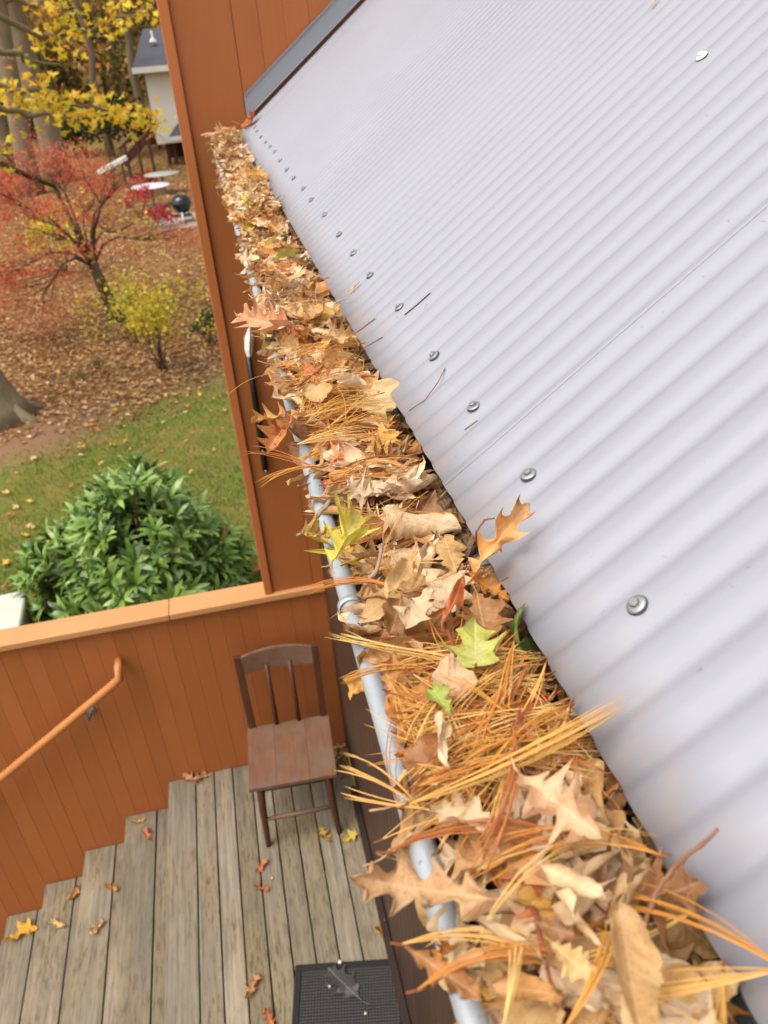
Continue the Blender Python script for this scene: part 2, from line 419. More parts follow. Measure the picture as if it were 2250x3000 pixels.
# house wall under the eave (seen as a dark sliver beside the gutter)
hw = empty('house_wall', (XW, 1.5, ZD), 'dark brown house wall under the gutter beside the deck', 'wall')
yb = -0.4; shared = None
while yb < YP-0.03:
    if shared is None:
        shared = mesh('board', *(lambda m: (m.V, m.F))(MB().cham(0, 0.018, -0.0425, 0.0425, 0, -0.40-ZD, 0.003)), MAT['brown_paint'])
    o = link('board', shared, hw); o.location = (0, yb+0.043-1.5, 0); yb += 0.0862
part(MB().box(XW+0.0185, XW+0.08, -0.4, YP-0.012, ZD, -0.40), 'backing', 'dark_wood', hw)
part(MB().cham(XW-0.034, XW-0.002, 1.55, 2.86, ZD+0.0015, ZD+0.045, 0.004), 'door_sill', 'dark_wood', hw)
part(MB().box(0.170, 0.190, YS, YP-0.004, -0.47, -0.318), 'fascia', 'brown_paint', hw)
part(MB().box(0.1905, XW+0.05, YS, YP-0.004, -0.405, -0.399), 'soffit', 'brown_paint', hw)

# ------------------------------------------------------------------ metal roof
roof = empty('metal_roof', (XE, 1.4, ZE), 'pale lavender grey corrugated metal roof above the leaf-filled gutter', 'roof')
PITCHC = 0.0308; RIDGE0 = 0.3056; AMP = 0.0020
nrm = Vector((-T, 0, 1)).normalized(); cs = 1/math.sqrt(1+T*T)
def roof_pt(s, y, off=0.0):
    "s = distance up the slope from the drip edge"
    th = 2*PI*(y-RIDGE0)/PITCHC; h = AMP*(math.cos(th) - 0.22*math.cos(2*th)) - AMP
    sag = 0.0009*math.sin(y*3.1+0.7)*math.sin(s*2.3+0.4) + 0.0005*math.sin(y*9.7+s*1.7)
    k = h + sag + off
    return Vector((XE + s*cs, y, ZE + s*cs*T)) + nrm*k
SLEN = 3.2; NS = 14
ys = RIDGE0 - 33*PITCHC; ip = 0
while ys < YP:
    cover = 40*PITCHC; y0 = ys; y1 = min(ys+cover+PITCHC*0.5, YP-0.006)
    n = max(4, int(round((y1-y0)/PITCHC*12)))
    Vv = []; Ff = []
    for i in range(n+1):
        y = y0+(y1-y0)*i/n
        for j in range(NS+1):
            s = SLEN*(j/NS)**1.6
            Vv.append(roof_pt(s, y, 0.0004*(ip % 2)))
    for i in range(n):
        for j in range(NS):
            a = i*(NS+1)+j; Ff.append((a, a+1, a+NS+2, a+NS+1))
    me = mesh('roof_sheet', [v-Vector(roof.location) for v in Vv], [f[::-1] for f in Ff], MAT['painted_steel'], True)
    o = link('roof_sheet', me, roof)
    md = o.modifiers.new('thick', 'SOLIDIFY'); md.thickness = 0.0003; md.offset = -1
    ys += cover; ip += 1
# sheathing under the metal
Vv = []
for s0, d in ((0.035, -0.009), (SLEN, -0.009), (0.035, -0.022), (SLEN, -0.022)):
    for y in (YS, YP-0.01):
        Vv.append(Vector((XE+s0*cs, y, ZE+s0*cs*T)) + nrm*d - Vector(roof.location))
me = mesh('sheathing', Vv, [(0, 1, 3, 2), (4, 6, 7, 5), (0, 4, 5, 1), (2, 3, 7, 6), (0, 2, 6, 4), (1, 5, 7, 3)], MAT['dark_wood'])
link('sheathing', me, roof)
# screws on the ridges
def screw_mesh():
    a = MB(); a.lathe([(0.0001, 0.0), (0.0070, 0.0), (0.0074, 0.0009), (0.0066, 0.0020), (0.0040, 0.0026), (0.0001, 0.0026)], n=18)
    w = mesh('washer', a.V, a.F, MAT['screw_zinc'], True)
    b = MB(); b.lathe([(0.0076, 0.0), (0.0079, -0.0008), (0.0070, -0.0022)], n=18)
    g_ = mesh('gasket', b.V, b.F, MAT['washer_rubber'], True)
    c = MB(); hexp = [(0.0036, 0.0026), (0.0036, 0.0058), (0.0030, 0.0064), (0.0001, 0.0064)]
    c.lathe(hexp, n=6)
    h = mesh('screw', c.V, c.F, MAT['screw_zinc'], False)
    return h, w, g_
SH, SW, SG = screw_mesh()
slopeq = nrm.to_track_quat('Z', 'Y')
SHW, SWW = SH.copy(), SW.copy()
for _m in (SHW, SWW): _m.materials.clear(); _m.materials.append(MAT['white_paint'])
def put_screw(s, y, tilt=(0, 0), white=False):
    p = roof_pt(s, y, 0.0012)
    h = link('screw', SHW if white else SH, roof); h.location = p - Vector(roof.location)
    h.rotation_mode = 'QUATERNION'; h.rotation_quaternion = slopeq @ Quaternion((1, 0, 0), tilt[0]) @ Quaternion((0, 1, 0), tilt[1]) @ Quaternion((0, 0, 1), RNG.random()*2)
    h.scale = (.80, .80, .66); link('washer', SWW if white else SW, h); link('gasket', SG, h)
    return h
S_SCREW = (0.186-XE)/cs
yk = 0
steps = [5, 4, 4, 5, 5, 4, 4, 5, 5, 4, 5, 4, 5, 5, 4, 4, 5, 5, 4]
y = RIDGE0
put_screw(S_SCREW, y, (0.05, 0.0))
for st in steps:
    y += st*PITCHC
    if y > YP-0.05: break
    put_screw(S_SCREW + RNG.uniform(-0.003, 0.003), y + RNG.uniform(-0.002, 0.002), (RNG.uniform(-0.25, 0.1), RNG.uniform(-0.15, 0.15)))
yy_, sh = RIDGE0, None
_r2 = ray(1533, 125); _p2 = _r2*((ZE - XE*T)/(_r2.z - T*_r2.x))
put_screw((_p2.x-XE)/cs, RIDGE0+round((_p2.y-RIDGE0)/PITCHC)*PITCHC, (0.0, 0.0), True)
put_screw((_p2.x-XE)/cs, RIDGE0, (0.0, 0.0), True)
# flashing along the tall wall: upright leg, hem, toe lying above the ridges
def slab(parent, name, m, s0, s1, ya, yb_, h0, h1, cutz=True):
    Vv = []
    for s in (s0, s1):
        for y in (ya, yb_):
            for h in (h0, h1):
                x = XE + s*cs
                Vv.append(Vector((x, y, ZE + (x-XE)*T + h)) - Vector(parent.location))
    return link(name, mesh(name, Vv, [(0, 1, 3, 2), (4, 6, 7, 5), (0, 4, 5, 1), (2, 3, 7, 6), (0, 2, 6, 4), (1, 5, 7, 3)], MAT[m]), parent)
sF = (0.1790-XE)/cs
slab(roof, 'flashing', 'flashing_grey', sF, SLEN, YP-0.0085, YP-0.0065, 0.020, 0.086)
slab(roof, 'flashing_hem', 'flashing_grey', sF+0.001, SLEN, YP-0.0125, YP-0.0088, 0.0855, 0.0895)
slab(roof, 'flashing_toe', 'flashing_grey', sF+0.002, SLEN, YP-0.0330, YP-0.0086, 0.0165, 0.0195)
slab(roof, 'flashing_clip', 'galvanised', sF-0.012, sF+0.010, YP-0.011, YP-0.004, -0.004, 0.014)

# ------------------------------------------------------------------ gutter
gut = empty('gutter', (0.10, 1.4, ZL-0.07), 'galvanised metal roof gutter packed with dry leaves and pine needles', 'gutter')
RB = 0.0069
prof = []
cx, rr_ = (XL+0.170)/2, (0.170-XL)/2
for k in range(17):
    a = PI + PI*k/16; prof.append((cx + (rr_-0.004)*math.cos(a)+0.0, ZL-RB*1.2 + 0.072*math.sin(a)))
prof.append((0.1665, -0.318))
Vv = []; Ff = []
ygs = [YS + (YP-0.004-YS)*i/30 for i in range(31)]
for y in ygs:
    for (x, z) in prof: Vv.append(Vector((x, y, z)) - Vector(gut.location))
    for (x, z) in prof: Vv.append(Vector((cx+(x-cx)*0.985 if x != 0.1665 else 0.1655, y, z+0.001 if z < ZL-0.02 else z)) - Vector(gut.location))
npf = len(prof)
for i in range(len(ygs)-1):
    for j in range(npf-1):
        a = i*2*npf+j; Ff.append((a, a+1, a+2*npf+1, a+2*npf)); a += npf; Ff.append((a, a+2*npf, a+2*npf+1, a+1))
link('trough', mesh('trough', Vv, Ff, MAT['galvanised'], True), gut)
bead = [(XL+RB + 0.0006*math.sin(yy*2.3), yy, ZL-RB + 0.0008*math.sin(yy*1.9+1)) for yy in [YS + (YP-0.004-YS)*i/60 for i in range(61)]]
part(MB().tube(bead, RB, 14), 'rolled_lip', 'galvanised', gut, True)
part(MB().box(XL+0.004, 0.166, YP-0.0038, YP-0.0012, ZL-0.075, ZL-0.012), 'end_plate', 'galvanised', gut)
for yh in (0.437, 0.745, 1.06, 1.38, 1.70, 2.02, 2.34, 2.66, 2.98):
    m = MB(); pth = []
    for k in range(11):
        a = math.radians(-70 + 250*k/10)
        pth.append((XL+RB - math.cos(a)*(RB+0.0016)*1.0, yh, ZL-RB + math.sin(a)*(RB+0.0016)))
    pth = pth[::1]
    pth2 = pth + [(XL+0.03, yh+0.004, ZL-0.006), (XL+0.08, yh+0.01, ZL-0.002), (0.165, yh+0.012, ZL+0.004)]
    Vv = []; Ff = []
    for p in pth2:
        Vv += [(p[0], p[1]-0.0028, p[2]), (p[0], p[1]+0.0028, p[2])]
    for i in range(len(pth2)-1): Ff.append((2*i, 2*i+1, 2*i+3, 2*i+2))
    o = link('hanger', mesh('hanger', [Vector(v)-Vector(gut.location) for v in Vv], Ff, MAT['galvanised'], True), gut)
    md = o.modifiers.new('thick', 'SOLIDIFY'); md.thickness = 0.0008; md.offset = 0

# bracket on the tall wall
br = empty('wall_bracket', (0.045, YP, -1.35), 'slim black metal bar with a white blade tip fixed on the tall orange wall', 'bracket')
pa, pb = ony(537, 770, YP-0.02), ony(574, 1018, YP-0.02)
dirb = (pb-pa)
m = MB(); m.tube([pa, pa+dirb*0.35, pa+dirb*0.7, pb], [0.011, 0.013, 0.014, 0.013], 8); part(m, 'bar', 'black_metal', br, True)
tipc = ony(539, 708, YP-0.02)
m = MB(); m.tube([tipc, tipc+(pa-tipc)*0.35, tipc+(pa-tipc)*0.75, pa+dirb*0.06], [0.004, 0.019, 0.017, 0.003], 4); part(m, 'blade', 'white_paint', br)
for q in (0.80, 0.985):
    c = pa+dirb*q + Vector((0, -0.014, 0)); m = MB(); m.tube([c, c+Vector((0, -0.006, 0))], [0.006, 0.004], 8); part(m, 'bolt', 'screw_zinc', br, True)

# ------------------------------------------------------------------ deck and stairs
deck = empty('deck', (-0.2, 1.8, ZD), 'weathered grey wooden deck under the chair and the doormat', 'deck')
XS0 = -0.757
xb = [XS0, XS0+0.150] + [XS0+0.150 + 0.1006*k for k in range(1, 9)]
xb[-1] = XW-0.002
Y0D = -0.6
for i in range(len(xb)-1):
    w = xb[i+1]-xb[i]; m = MB().cham(-w/2+0.0032, w/2-0.0032, Y0D-1.8, YP-0.001-1.8 - RNG.uniform(0, 0.004), -0.028, 0, 0.003)
    o = m.obj('deck_board', MAT['weathered_wood'], deck); o.location = ((xb[i]+xb[i+1])/2+0.2, 0, RNG.uniform(-0.001, 0.0012)); o.rotation_euler = (0, RNG.uniform(-0.004, 0.004), RNG.uniform(-0.0008, 0.0008))
for yj in (0.2, 0.8, 1.4, 2.0, 2.6, 3.12):
    part(MB().box(XS0+0.05, XW-0.004, yj-0.02, yj+0.02, ZD-0.20, ZD-0.031), 'joist', 'dark_wood', deck)
stair = empty('stairs', (-1.6, 1.8, ZG), 'weathered wooden stairs going down from the deck along the orange parapet', 'stairs')
RUN, RISE = 0.270, 0.201
part(MB().box(XS0+0.012, XS0+0.030, Y0D, YP-0.003, ZD-RISE+0.001, ZD-0.029), 'riser', 'weathered_wood', stair)
for k in range(1, 7):
    x0 = XS0 - k*RUN; z = ZD - k*RISE
    if z < ZG+0.02: break
    for a, b in ((x0, x0+0.166), (x0+0.173, x0+RUN+0.010)):
        w = b-a; m = MB().cham(-w/2, w/2, Y0D-1.8, YP-0.002-1.8 - RNG.uniform(0, 0.004), -0.03, 0, 0.003)
        o = m.obj('tread', MAT['weathered_wood'], stair); o.location = ((a+b)/2+1.6, 0, z-ZG + RNG.uniform(-0.001, 0.001))
    part(MB().box(x0+0.014, x0+0.032, Y0D, YP-0.003, max(ZG+0.001, z-RISE+0.001), z-0.0305), 'riser', 'weathered_wood', stair)
for yj in (0.1, 1.1, 2.1, 3.0):
    m = MB(); x1 = XS0-5*RUN
    Vv = [(XS0+0.011, yj, ZD-0.24), (XS0-5*RUN, yj, ZG+0.001), (XS0+0.011, yj, ZG+0.001)]
    Vv = [v for v in Vv] + [(v[0], v[1]+0.04, v[2]) for v in Vv]
    m.add(Vv, [(0, 1, 2), (5, 4, 3), (0, 3, 4, 1), (1, 4, 5, 2), (2, 5, 3, 0)]); part(m, 'stringer', 'dark_wood', stair)

# handrail
hr = empty('handrail', (-1.2, YP-0.08, -2.9), 'round orange wooden handrail sloping down the parapet above the stairs', 'handrail')
a = ony(257, 1468, YP-0.085); b = ony(0, 1682, YP-0.085); dd = b-a
m = MB(); top = ony(255, 1443, YP-0.07)
m.tube([top+Vector((0.002, 0.055, 0.004)), top, a+Vector((0.004, 0, 0.008)), a+dd*0.06, a+dd*0.5, b, a+dd*1.9], [0.0195, 0.0205, 0.0215, 0.021, 0.021, 0.021, 0.021], 14)
part(m, 'rail', 'rail_paint', hr, True)
for q in (0.30, 1.2):
    c = a+dd*q
    m = MB(); m.tube([c+Vector((0.004, 0.004, -0.02)), c+Vector((0.012, 0.0, -0.075)), Vector((c.x+0.014, YP-0.004, c.z-0.085))], 0.007, 8); part(m, 'rail_bracket', 'screw_zinc', hr, True)
    m = MB(); m.tube([Vector((c.x+0.014, YP-0.007, c.z-0.085)), Vector((c.x+0.014, YP-0.001, c.z-0.085))], 0.022, 12); part(m, 'bracket_plate', 'screw_zinc', hr, True)

# ------------------------------------------------------------------ chair
ch = empty('chair', (-0.068, 2.83, ZD), 'old brown wooden chair with a flat plank seat facing away from the parapet', 'chair', None, (0, 0, math.radians(-3.0)))
hs_ = 0.435
sw, sd = 0.208, 0.195
m = MB(); # seat: three planks with rounded front
for i, (u0, u1) in enumerate(((-sw, -0.075), (-0.0748, 0.082), (0.0822, sw))):
    mb = MB(); mb.cham(u0, u1-0.0002, -sd-0.005, sd, hs_-0.022, hs_+0.0005*(i-1), 0.0012)
    mb.obj('seat_plank', MAT['chair_wood'], ch)
MB().box(-sw+0.03, sw-0.03, -sd+0.03, sd-0.02, hs_-0.065, hs_-0.024).obj('apron', MAT['chair_dark'], ch)
for sx in (-1, 1):
    MB().tube([(sx*0.160, -0.155, hs_-0.024), (sx*0.168, -0.170, 0.25), (sx*0.176, -0.186, 0.03), (sx*0.178, -0.19, 0.0)], [0.019, 0.018, 0.014, 0.012], 10).obj('leg', MAT['chair_dark'], ch, True)
    mb = MB()
    P = [(sx*0.176, 0.225, 0.0), (sx*0.180, 0.205, 0.20), (sx*0.182, 0.198, hs_), (sx*0.186, 0.212, 0.62), (sx*0.190, 0.245, 0.865)]
    for i in range(len(P)-1):
        p, q = Vector(P[i]), Vector(P[i+1]); w = 0.017
        Vv = [Vector((p.x+a*w, p.y+b*0.013, p.z)) for a, b in ((-1, -1), (1, -1), (1, 1), (-1, 1))] + [Vector((q.x+a*w, q.y+b*0.013, q.z)) for a, b in ((-1, -1), (1, -1), (1, 1), (-1, 1))]
        mb.add(Vv, [(0, 1, 5, 4), (1, 2, 6, 5), (2, 3, 7, 6), (3, 0, 4, 7)] + ([(3, 2, 1, 0)] if i == 0 else []) + ([(4, 5, 6, 7)] if i == len(P)-2 else []))
    mb.obj('back_post', MAT['chair_dark'], ch)
mb = MB(); n = 12; Vv = []; Ff = []
for i in range(n+1):
    u = -0.176 + 0.352*i/n; bow = 0.020*(1-(u/0.176)**2); rise = 0.018*(1-(u/0.176)**2)
    for (z, y) in ((0.765, 0.230), (0.862+rise, 0.240)):
        Vv += [(u, y+bow-0.009, z), (u, y+bow+0.009, z)]
for i in range(n):
    a = i*4; Ff += [(a, a+4, a+6, a+2), (a+1, a+3, a+7, a+5), (a+2, a+6, a+7, a+3), (a, a+1, a+5, a+4)]
Ff += [(0, 2, 3, 1), (n*4, n*4+1, n*4+3, n*4+2)]
mb.add(Vv, Ff).obj('top_rail', MAT['chair_wood'], ch)
for u in (-0.058, 0.056):
    MB().tube([(u*0.98, 0.188, hs_-0.02), (u*1.0, 0.205, 0.60), (u*1.0, 0.245, 0.79)], 0.0115, 8).obj('spindle', MAT['chair_dark'], ch, True)
MB().tube([(-0.170, -0.176, 0.18), (0, -0.178, 0.184), (0.170, -0.176, 0.188)], [0.010, 0.013, 0.010], 8).obj('stretcher', MAT['chair_wood'], ch, True)
for sx in (-1, 1):
    MB().tube([(sx*0.172, -0.172, 0.14), (sx*0.178, 0.208, 0.15)], 0.009, 8).obj('stretcher', MAT['chair_dark'], ch, True)
MB().tube([(-0.176, 0.207, 0.19), (0.176, 0.207, 0.19)], 0.009, 8).obj('stretcher', MAT['chair_dark'], ch, True)
MB().tube([(-0.174, 0.03, 0.146), (0.174, 0.03, 0.146)], 0.008, 8).obj('stretcher', MAT['chair_dark'], ch, True)

# ------------------------------------------------------------------ doormat
mat = empty('doormat', (-0.196, 2.019, ZD), 'black rubber doormat with a fine grid surface on the deck', 'doormat', None, (0, 0, math.radians(-10.6)))
MW, MH, Bw = 0.476, 0.78, 0.030
MB().box(Bw, MW-Bw, -MH+Bw, -Bw, 0.001, 0.003).obj('base_sheet', MAT['rubber'], mat)
for a in ((0, MW, -Bw, 0), (0, MW, -MH, -MH+Bw), (0, Bw-0.0005, -MH+Bw+0.0005, -Bw-0.0005), (MW-Bw+0.0005, MW, -MH+Bw+0.0005, -Bw-0.0005)):
    MB().cham(a[0], a[1], a[2], a[3], 0.002, 0.011, 0.003).obj('border', MAT['rubber'], mat)
mb = MB(); st = 0.0125
x = Bw+0.004
while x < MW-Bw-0.004:
    mb.box(x-0.0024, x+0.0024, -MH+Bw+0.002, -Bw-0.002, 0.005, 0.0097); x += st
y = -Bw-0.004
while y > -MH+Bw+0.004:
    mb.box(Bw+0.002, MW-Bw-0.002, y-0.0024, y+0.0024, 0.005, 0.0092); y -= st
o = mb.obj('grid', MAT['rubber_rib'], mat); o['kind'] = 'stuff'

# ------------------------------------------------------------------ leaf shapes
def outline(kind, rr):
    "list of (midrib t, margin t, half width) from base to tip, one side"
    if kind == 'oak':
        k = rr.uniform(0.85, 1.15)
        pts = [(0.0, 0.0, 0.012), (0.08, 0.09, 0.03), (0.16, 0.20, 0.15*k), (0.20, 0.235, 0.16*k), (0.24, 0.25, 0.075), (0.29, 0.29, 0.055),
               (0.36, 0.40, 0.20*k), (0.41, 0.49, 0.34*k), (0.435, 0.47, 0.27*k), (0.46, 0.455, 0.17*k), (0.50, 0.495, 0.075), (0.54, 0.54, 0.065),
               (0.60, 0.64, 0.20*k), (0.65, 0.745, 0.35*k), (0.675, 0.72, 0.26*k), (0.70, 0.70, 0.16*k), (0.735, 0.735, 0.085), (0.77, 0.77, 0.075), (0.82, 0.85, 0.14*k), (0.86, 0.93, 0.22*k),
               (0.88, 0.90, 0.13*k), (0.905, 0.905, 0.06), (0.94, 0.95, 0.05), (1.0, 1.0, 0.002)]
    elif kind == 'broad_oak':
        k = rr.uniform(0.9, 1.1)
        pts = [(0.0, 0.0, 0.012), (0.07, 0.07, 0.05), (0.15, 0.16, 0.15*k), (0.21, 0.24, 0.24*k), (0.27, 0.27, 0.19), (0.32, 0.32, 0.16), (0.38, 0.41, 0.26*k), (0.44, 0.50, 0.38*k), (0.48, 0.49, 0.29*k),
               (0.53, 0.53, 0.19), (0.58, 0.58, 0.16), (0.63, 0.66, 0.22*k), (0.69, 0.76, 0.33*k), (0.72, 0.74, 0.22*k), (0.76, 0.76, 0.11), (0.80, 0.80, 0.10), (0.85, 0.88, 0.15*k), (0.88, 0.93, 0.19*k), (0.91, 0.91, 0.09), (0.95, 0.95, 0.05), (1.0, 1.0, 0.002)]
    elif kind == 'round_oak':
        pts = []
        for i in range(25):
            t = i/24; e = (t**0.9)*(1-t**5)*0.52
            l = 0.5+0.5*math.cos(2*PI*(t*4.6-0.35)); pts.append((t, t+0.02*l, max(0.004, e*(0.52+0.48*l)+0.01*(1-t))))
    elif kind == 'maple':
        pts = [(0.0, -0.10, 0.03), (0.03, -0.14, 0.16), (0.06, -0.12, 0.33), (0.10, -0.02, 0.26), (0.16, 0.06, 0.25), (0.22, 0.16, 0.40), (0.27, 0.25, 0.56),
               (0.31, 0.29, 0.43), (0.34, 0.33, 0.45), (0.38, 0.36, 0.33), (0.44, 0.40, 0.17), (0.50, 0.50, 0.15), (0.58, 0.60, 0.20), (0.62, 0.66, 0.27), (0.68, 0.70, 0.15), (0.78, 0.80, 0.11), (0.88, 0.90, 0.06), (1.0, 1.0, 0.002)]
    elif kind == 'lance':
        pts = [(i/14, i/14, max(0.003, 0.108*math.sin(PI*(i/14)**0.9)**0.8)) for i in range(15)]
    else:   # ellipse
        k = rr.uniform(0.22, 0.32)
        pts = []
        for i in range(19):
            t = i/18; w = k*math.sin(PI*t**0.85)**0.75 if 0 < t < 1 else 0.003
            pts.append((t, t, max(0.003, w*(1+0.03*math.sin(i*2.1)))))
    return pts
def smooth_pts(pts):
    out = []
    for i in range(len(pts)-1):
        p0, p1, p2, p3 = pts[max(0, i-1)], pts[i], pts[i+1], pts[min(len(pts)-1, i+2)]
        out.append(p1)
        m = [(-a + 9*b + 9*c - d)/16 for a, b, c, d in zip(p0, p1, p2, p3)]
        m[0] = (p1[0]+p2[0])/2; m[2] = max(0.003, m[2]); out.append(tuple(m))
    out.append(pts[-1]); return out
def leaf_geo(kind, rr, roll=0.0, arch=0.0, wave=0.03, na=4, petiole=0.22, fold=0.15, twist=0.0, fine=False, edge=0.0):
    pts = outline(kind, rr); V = []; F = []; UV = []
    if fine: pts = smooth_pts(pts)
    ph = rr.uniform(0, 6.28)
    cols = list(range(-na, na+1)); n = len(cols)
    jit = [1+rr.uniform(-0.07, 0.07) for _ in range(len(pts)*2)]
    for i, (tm, te, w) in enumerate(pts):
        for c in cols:
            u = c/na; au = abs(u)
            jw = jit[i*2+(1 if u > 0 else 0)]
            V.append([u*w*jw, tm+(te-tm)*au, 1.5*wave*math.sin(5*tm+ph+u*1.7)*au + 1.0*wave*math.sin(13*tm-ph+3*u)*au*au + 0.35*wave*math.sin(27*tm+ph*3+6*u)*au + fold*abs(u*w) + edge*w*au*au*(1+0.5*math.sin(7*tm+ph*2+2*u))])
            UV.append((u*max(0.15, w*2.6), tm))
    for i in range(len(pts)-1):
        for j in range(n-1):
            a = i*n+j; F.append((a, a+1, a+n+1, a+n))
    if petiole > 0:
        b = len(V); r0 = 0.010
        for k in range(4):
            q = k/3; y = -petiole*q; x = 0.05*q*q*math.sin(ph); z = 0.06*q*q
            for s in range(3):
                a = s*2*PI/3; V.append([x+r0*math.cos(a), y+0.01, z+r0*math.sin(a)]); UV.append((0.0, 0.0))
        for k in range(3):
            for s in range(3): F.append((b+k*3+s, b+k*3+(s+1) % 3, b+k*3+3+(s+1) % 3, b+k*3+3+s))
    out = []
    for x, y, z in V:
        if abs(twist) > 1e-4:
            a = twist*(y-0.4); x, z = x*math.cos(a)-z*math.sin(a), x*math.sin(a)+z*math.cos(a)
        if abs(roll) > 1e-4:
            R = 1/roll; a = x*roll; x, z = (R-z)*math.sin(a), R-(R-z)*math.cos(a)
        if abs(arch) > 1e-4:
            R = 1/arch; a = (y-0.45)*arch; y, z = 0.45+(R-z)*math.sin(a), R-(R-z)*math.cos(a)
        out.append((x, y-0.45, z))
    return out, F, UV
def leaf_mesh(name, geo, m):
    V, F, UV = geo; me = mesh(name, V, F, m, True)
    uvl = me.uv_layers.new(name='UVMap')
    idx = np.empty(len(me.loops), dtype=np.int32); me.loops.foreach_get('vertex_index', idx)
    uvl.data.foreach_set('uv', np.array(UV, dtype=np.float32)[idx].ravel())
    return me
def frame_from(axis, normal):
    y = axis.normalized(); z = (normal - y*normal.dot(y)).normalized(); x = y.cross(z)
    return Matrix((x, y, z)).transposed()
class Mass:
    "many pieces joined into one mesh, each with its own colour"
    def __init__(s): s.V = []; s.F = []; s.C = []; s.U = []; s.n = 0
    def add(s, V, F, col, UV=None):
        V = np.asarray(V, dtype=np.float32); s.V.append(V); s.F += [tuple(i+s.n for i in f) for f in F]
        s.C.append(np.tile(np.array(col, dtype=np.float32), (len(V), 1))); s.n += len(V)
        s.U.append(np.asarray(UV, dtype=np.float32) if UV is not None else np.zeros((len(V), 2), np.float32))
    def obj(s, name, m, parent=None, smooth=True):
        me = bpy.data.meshes.new(name); VV = np.concatenate(s.V)
        me.from_pydata(VV.tolist(), [], s.F); me.update(); me.materials.append(m)
        ca = me.attributes.new('col', 'FLOAT_COLOR', 'POINT'); ca.data.foreach_set('color', np.concatenate(s.C).ravel())
        uvl = me.uv_layers.new(name='UVMap'); idx = np.empty(len(me.loops), dtype=np.int32); me.loops.foreach_get('vertex_index', idx)
        uvl.data.foreach_set('uv', np.concatenate(s.U)[idx].ravel())
        if smooth: me.polygons.foreach_set('use_smooth', [True]*len(me.polygons))
        return link(name, me, parent)
def jitcol(c, rr, v=0.14):
    k = 1+rr.uniform(-v, v); return (min(1, c[0]*k*(1+rr.uniform(-.05, .05))), min(1, c[1]*k), min(1, c[2]*k*(1+rr.uniform(-.1, .1))), 1.0)
TAN, PALE, BROWN, ORNG = lin(208, 166, 112), lin(236, 208, 168), lin(160, 114, 74), lin(204, 140, 76)
YELL, GREN, DKGR, RED, GOLD, PINK = lin(222, 200, 84), lin(182, 182, 92), lin(124, 140, 74), lin(182, 58, 50), lin(216, 166, 84), lin(222, 146, 98)

# ------------------------------------------------------------------ leaf pile in the gutter
def zpile(x, y):
    u = min(1.0, max(0.0, (x-XL-0.008)/(0.145-XL)))
    m = 0.022*math.sin(PI*min(1, u*1.05))**0.7
    m += 0.006*math.sin(y*7.0+1.0) + 0.004*math.sin(y*17+x*40)
    if u > 0.8: m -= 0.030*(u-0.8)/0.2
    far = max(0.0, min(1.0, (y-1.0)/1.6)); m += far*0.012
    if YP - y < 0.5: m += 0.02*(0.5-(YP-y))/0.5
    return ZL + 0.000 + m
# dark broken-down litter in the trough below
nx_, ny_ = 10, 150; Vv = []; Ff = []
for j in range(ny_+1):
    y = YS + (YP-0.006-YS)*j/ny_
    for i in range(nx_+1):
        x = XL+0.012 + (0.1655-XL-0.012)*i/nx_
        Vv.append((x, y, zpile(x, y)-0.030 + NP.uniform(-0.004, 0.004) - (0.012 if i in (0,) else 0)))
for j in range(ny_):
    for i in range(nx_):
        a = j*(nx_+1)+i; Ff.append((a, a+1, a+nx_+2, a+nx_+1))
o = link('leaf_mulch', mesh('leaf_mulch', Vv, Ff, MAT['mulch'])); tag(o, 'dark rotted leaf crumbs lying deep in the gutter', 'mulch', None, 'stuff')

VARS = {}
def variants(kind, n, rr, fine=False):
    L = []
    for i in range(n):
        if kind == 'ellipse': g_ = leaf_geo(kind, rr, roll=rr.choice((-1, 1))*rr.uniform(1.5, 7.0), arch=rr.uniform(-1.4, 1.4), wave=0.03, na=5 if fine else 4, petiole=rr.choice((0, .15)), twist=rr.uniform(-.5, .5), fine=fine, edge=rr.uniform(-.4, .6))
        elif kind == 'maple': g_ = leaf_geo(kind, rr, roll=rr.uniform(-2, 2), arch=rr.uniform(-1.5, 1.5), wave=0.05, petiole=0.4, na=4 if fine else 3, fine=fine, edge=rr.uniform(-.3, .5))
        else: g_ = leaf_geo(kind, rr, roll=rr.uniform(-3.2, 3.2), arch=rr.uniform(-1.6, 1.6), wave=0.04, petiole=rr.choice((0, .2, .3)), twist=rr.uniform(-.8, .8), na=4 if fine else 3, fine=fine, edge=rr.uniform(-.5, .9))
        L.append(g_)
    return L
rv = random.Random(21)
for k, n in (('oak', 16), ('round_oak', 8), ('ellipse', 18), ('maple', 6)): VARS[k] = variants(k, n, rv)
VMESH = {k: [leaf_mesh('%s_leaf' % k, g_, MAT['dry_leaf']) for g_ in variants(k, len(L), rv, True)] for k, L in VARS.items()}
def rand_rot(rr, tilt=0.4):
    yaw = rr.uniform(0, 2*PI); ax = Vector((math.cos(yaw), math.sin(yaw), rr.gauss(0, tilt)*0.8))
    nm = Vector((rr.gauss(0, tilt), rr.gauss(0, tilt), 1.0))
    if rr.random() < 0.4: nm = -nm
    return frame_from(ax, nm)
def rcol(rr):
    q = rr.random()
    c = TAN if q < .34 else PALE if q < .68 else BROWN if q < .82 else ORNG if q < .87 else GOLD if q < .95 else YELL if q < .975 else PINK
    return jitcol(c, rr)
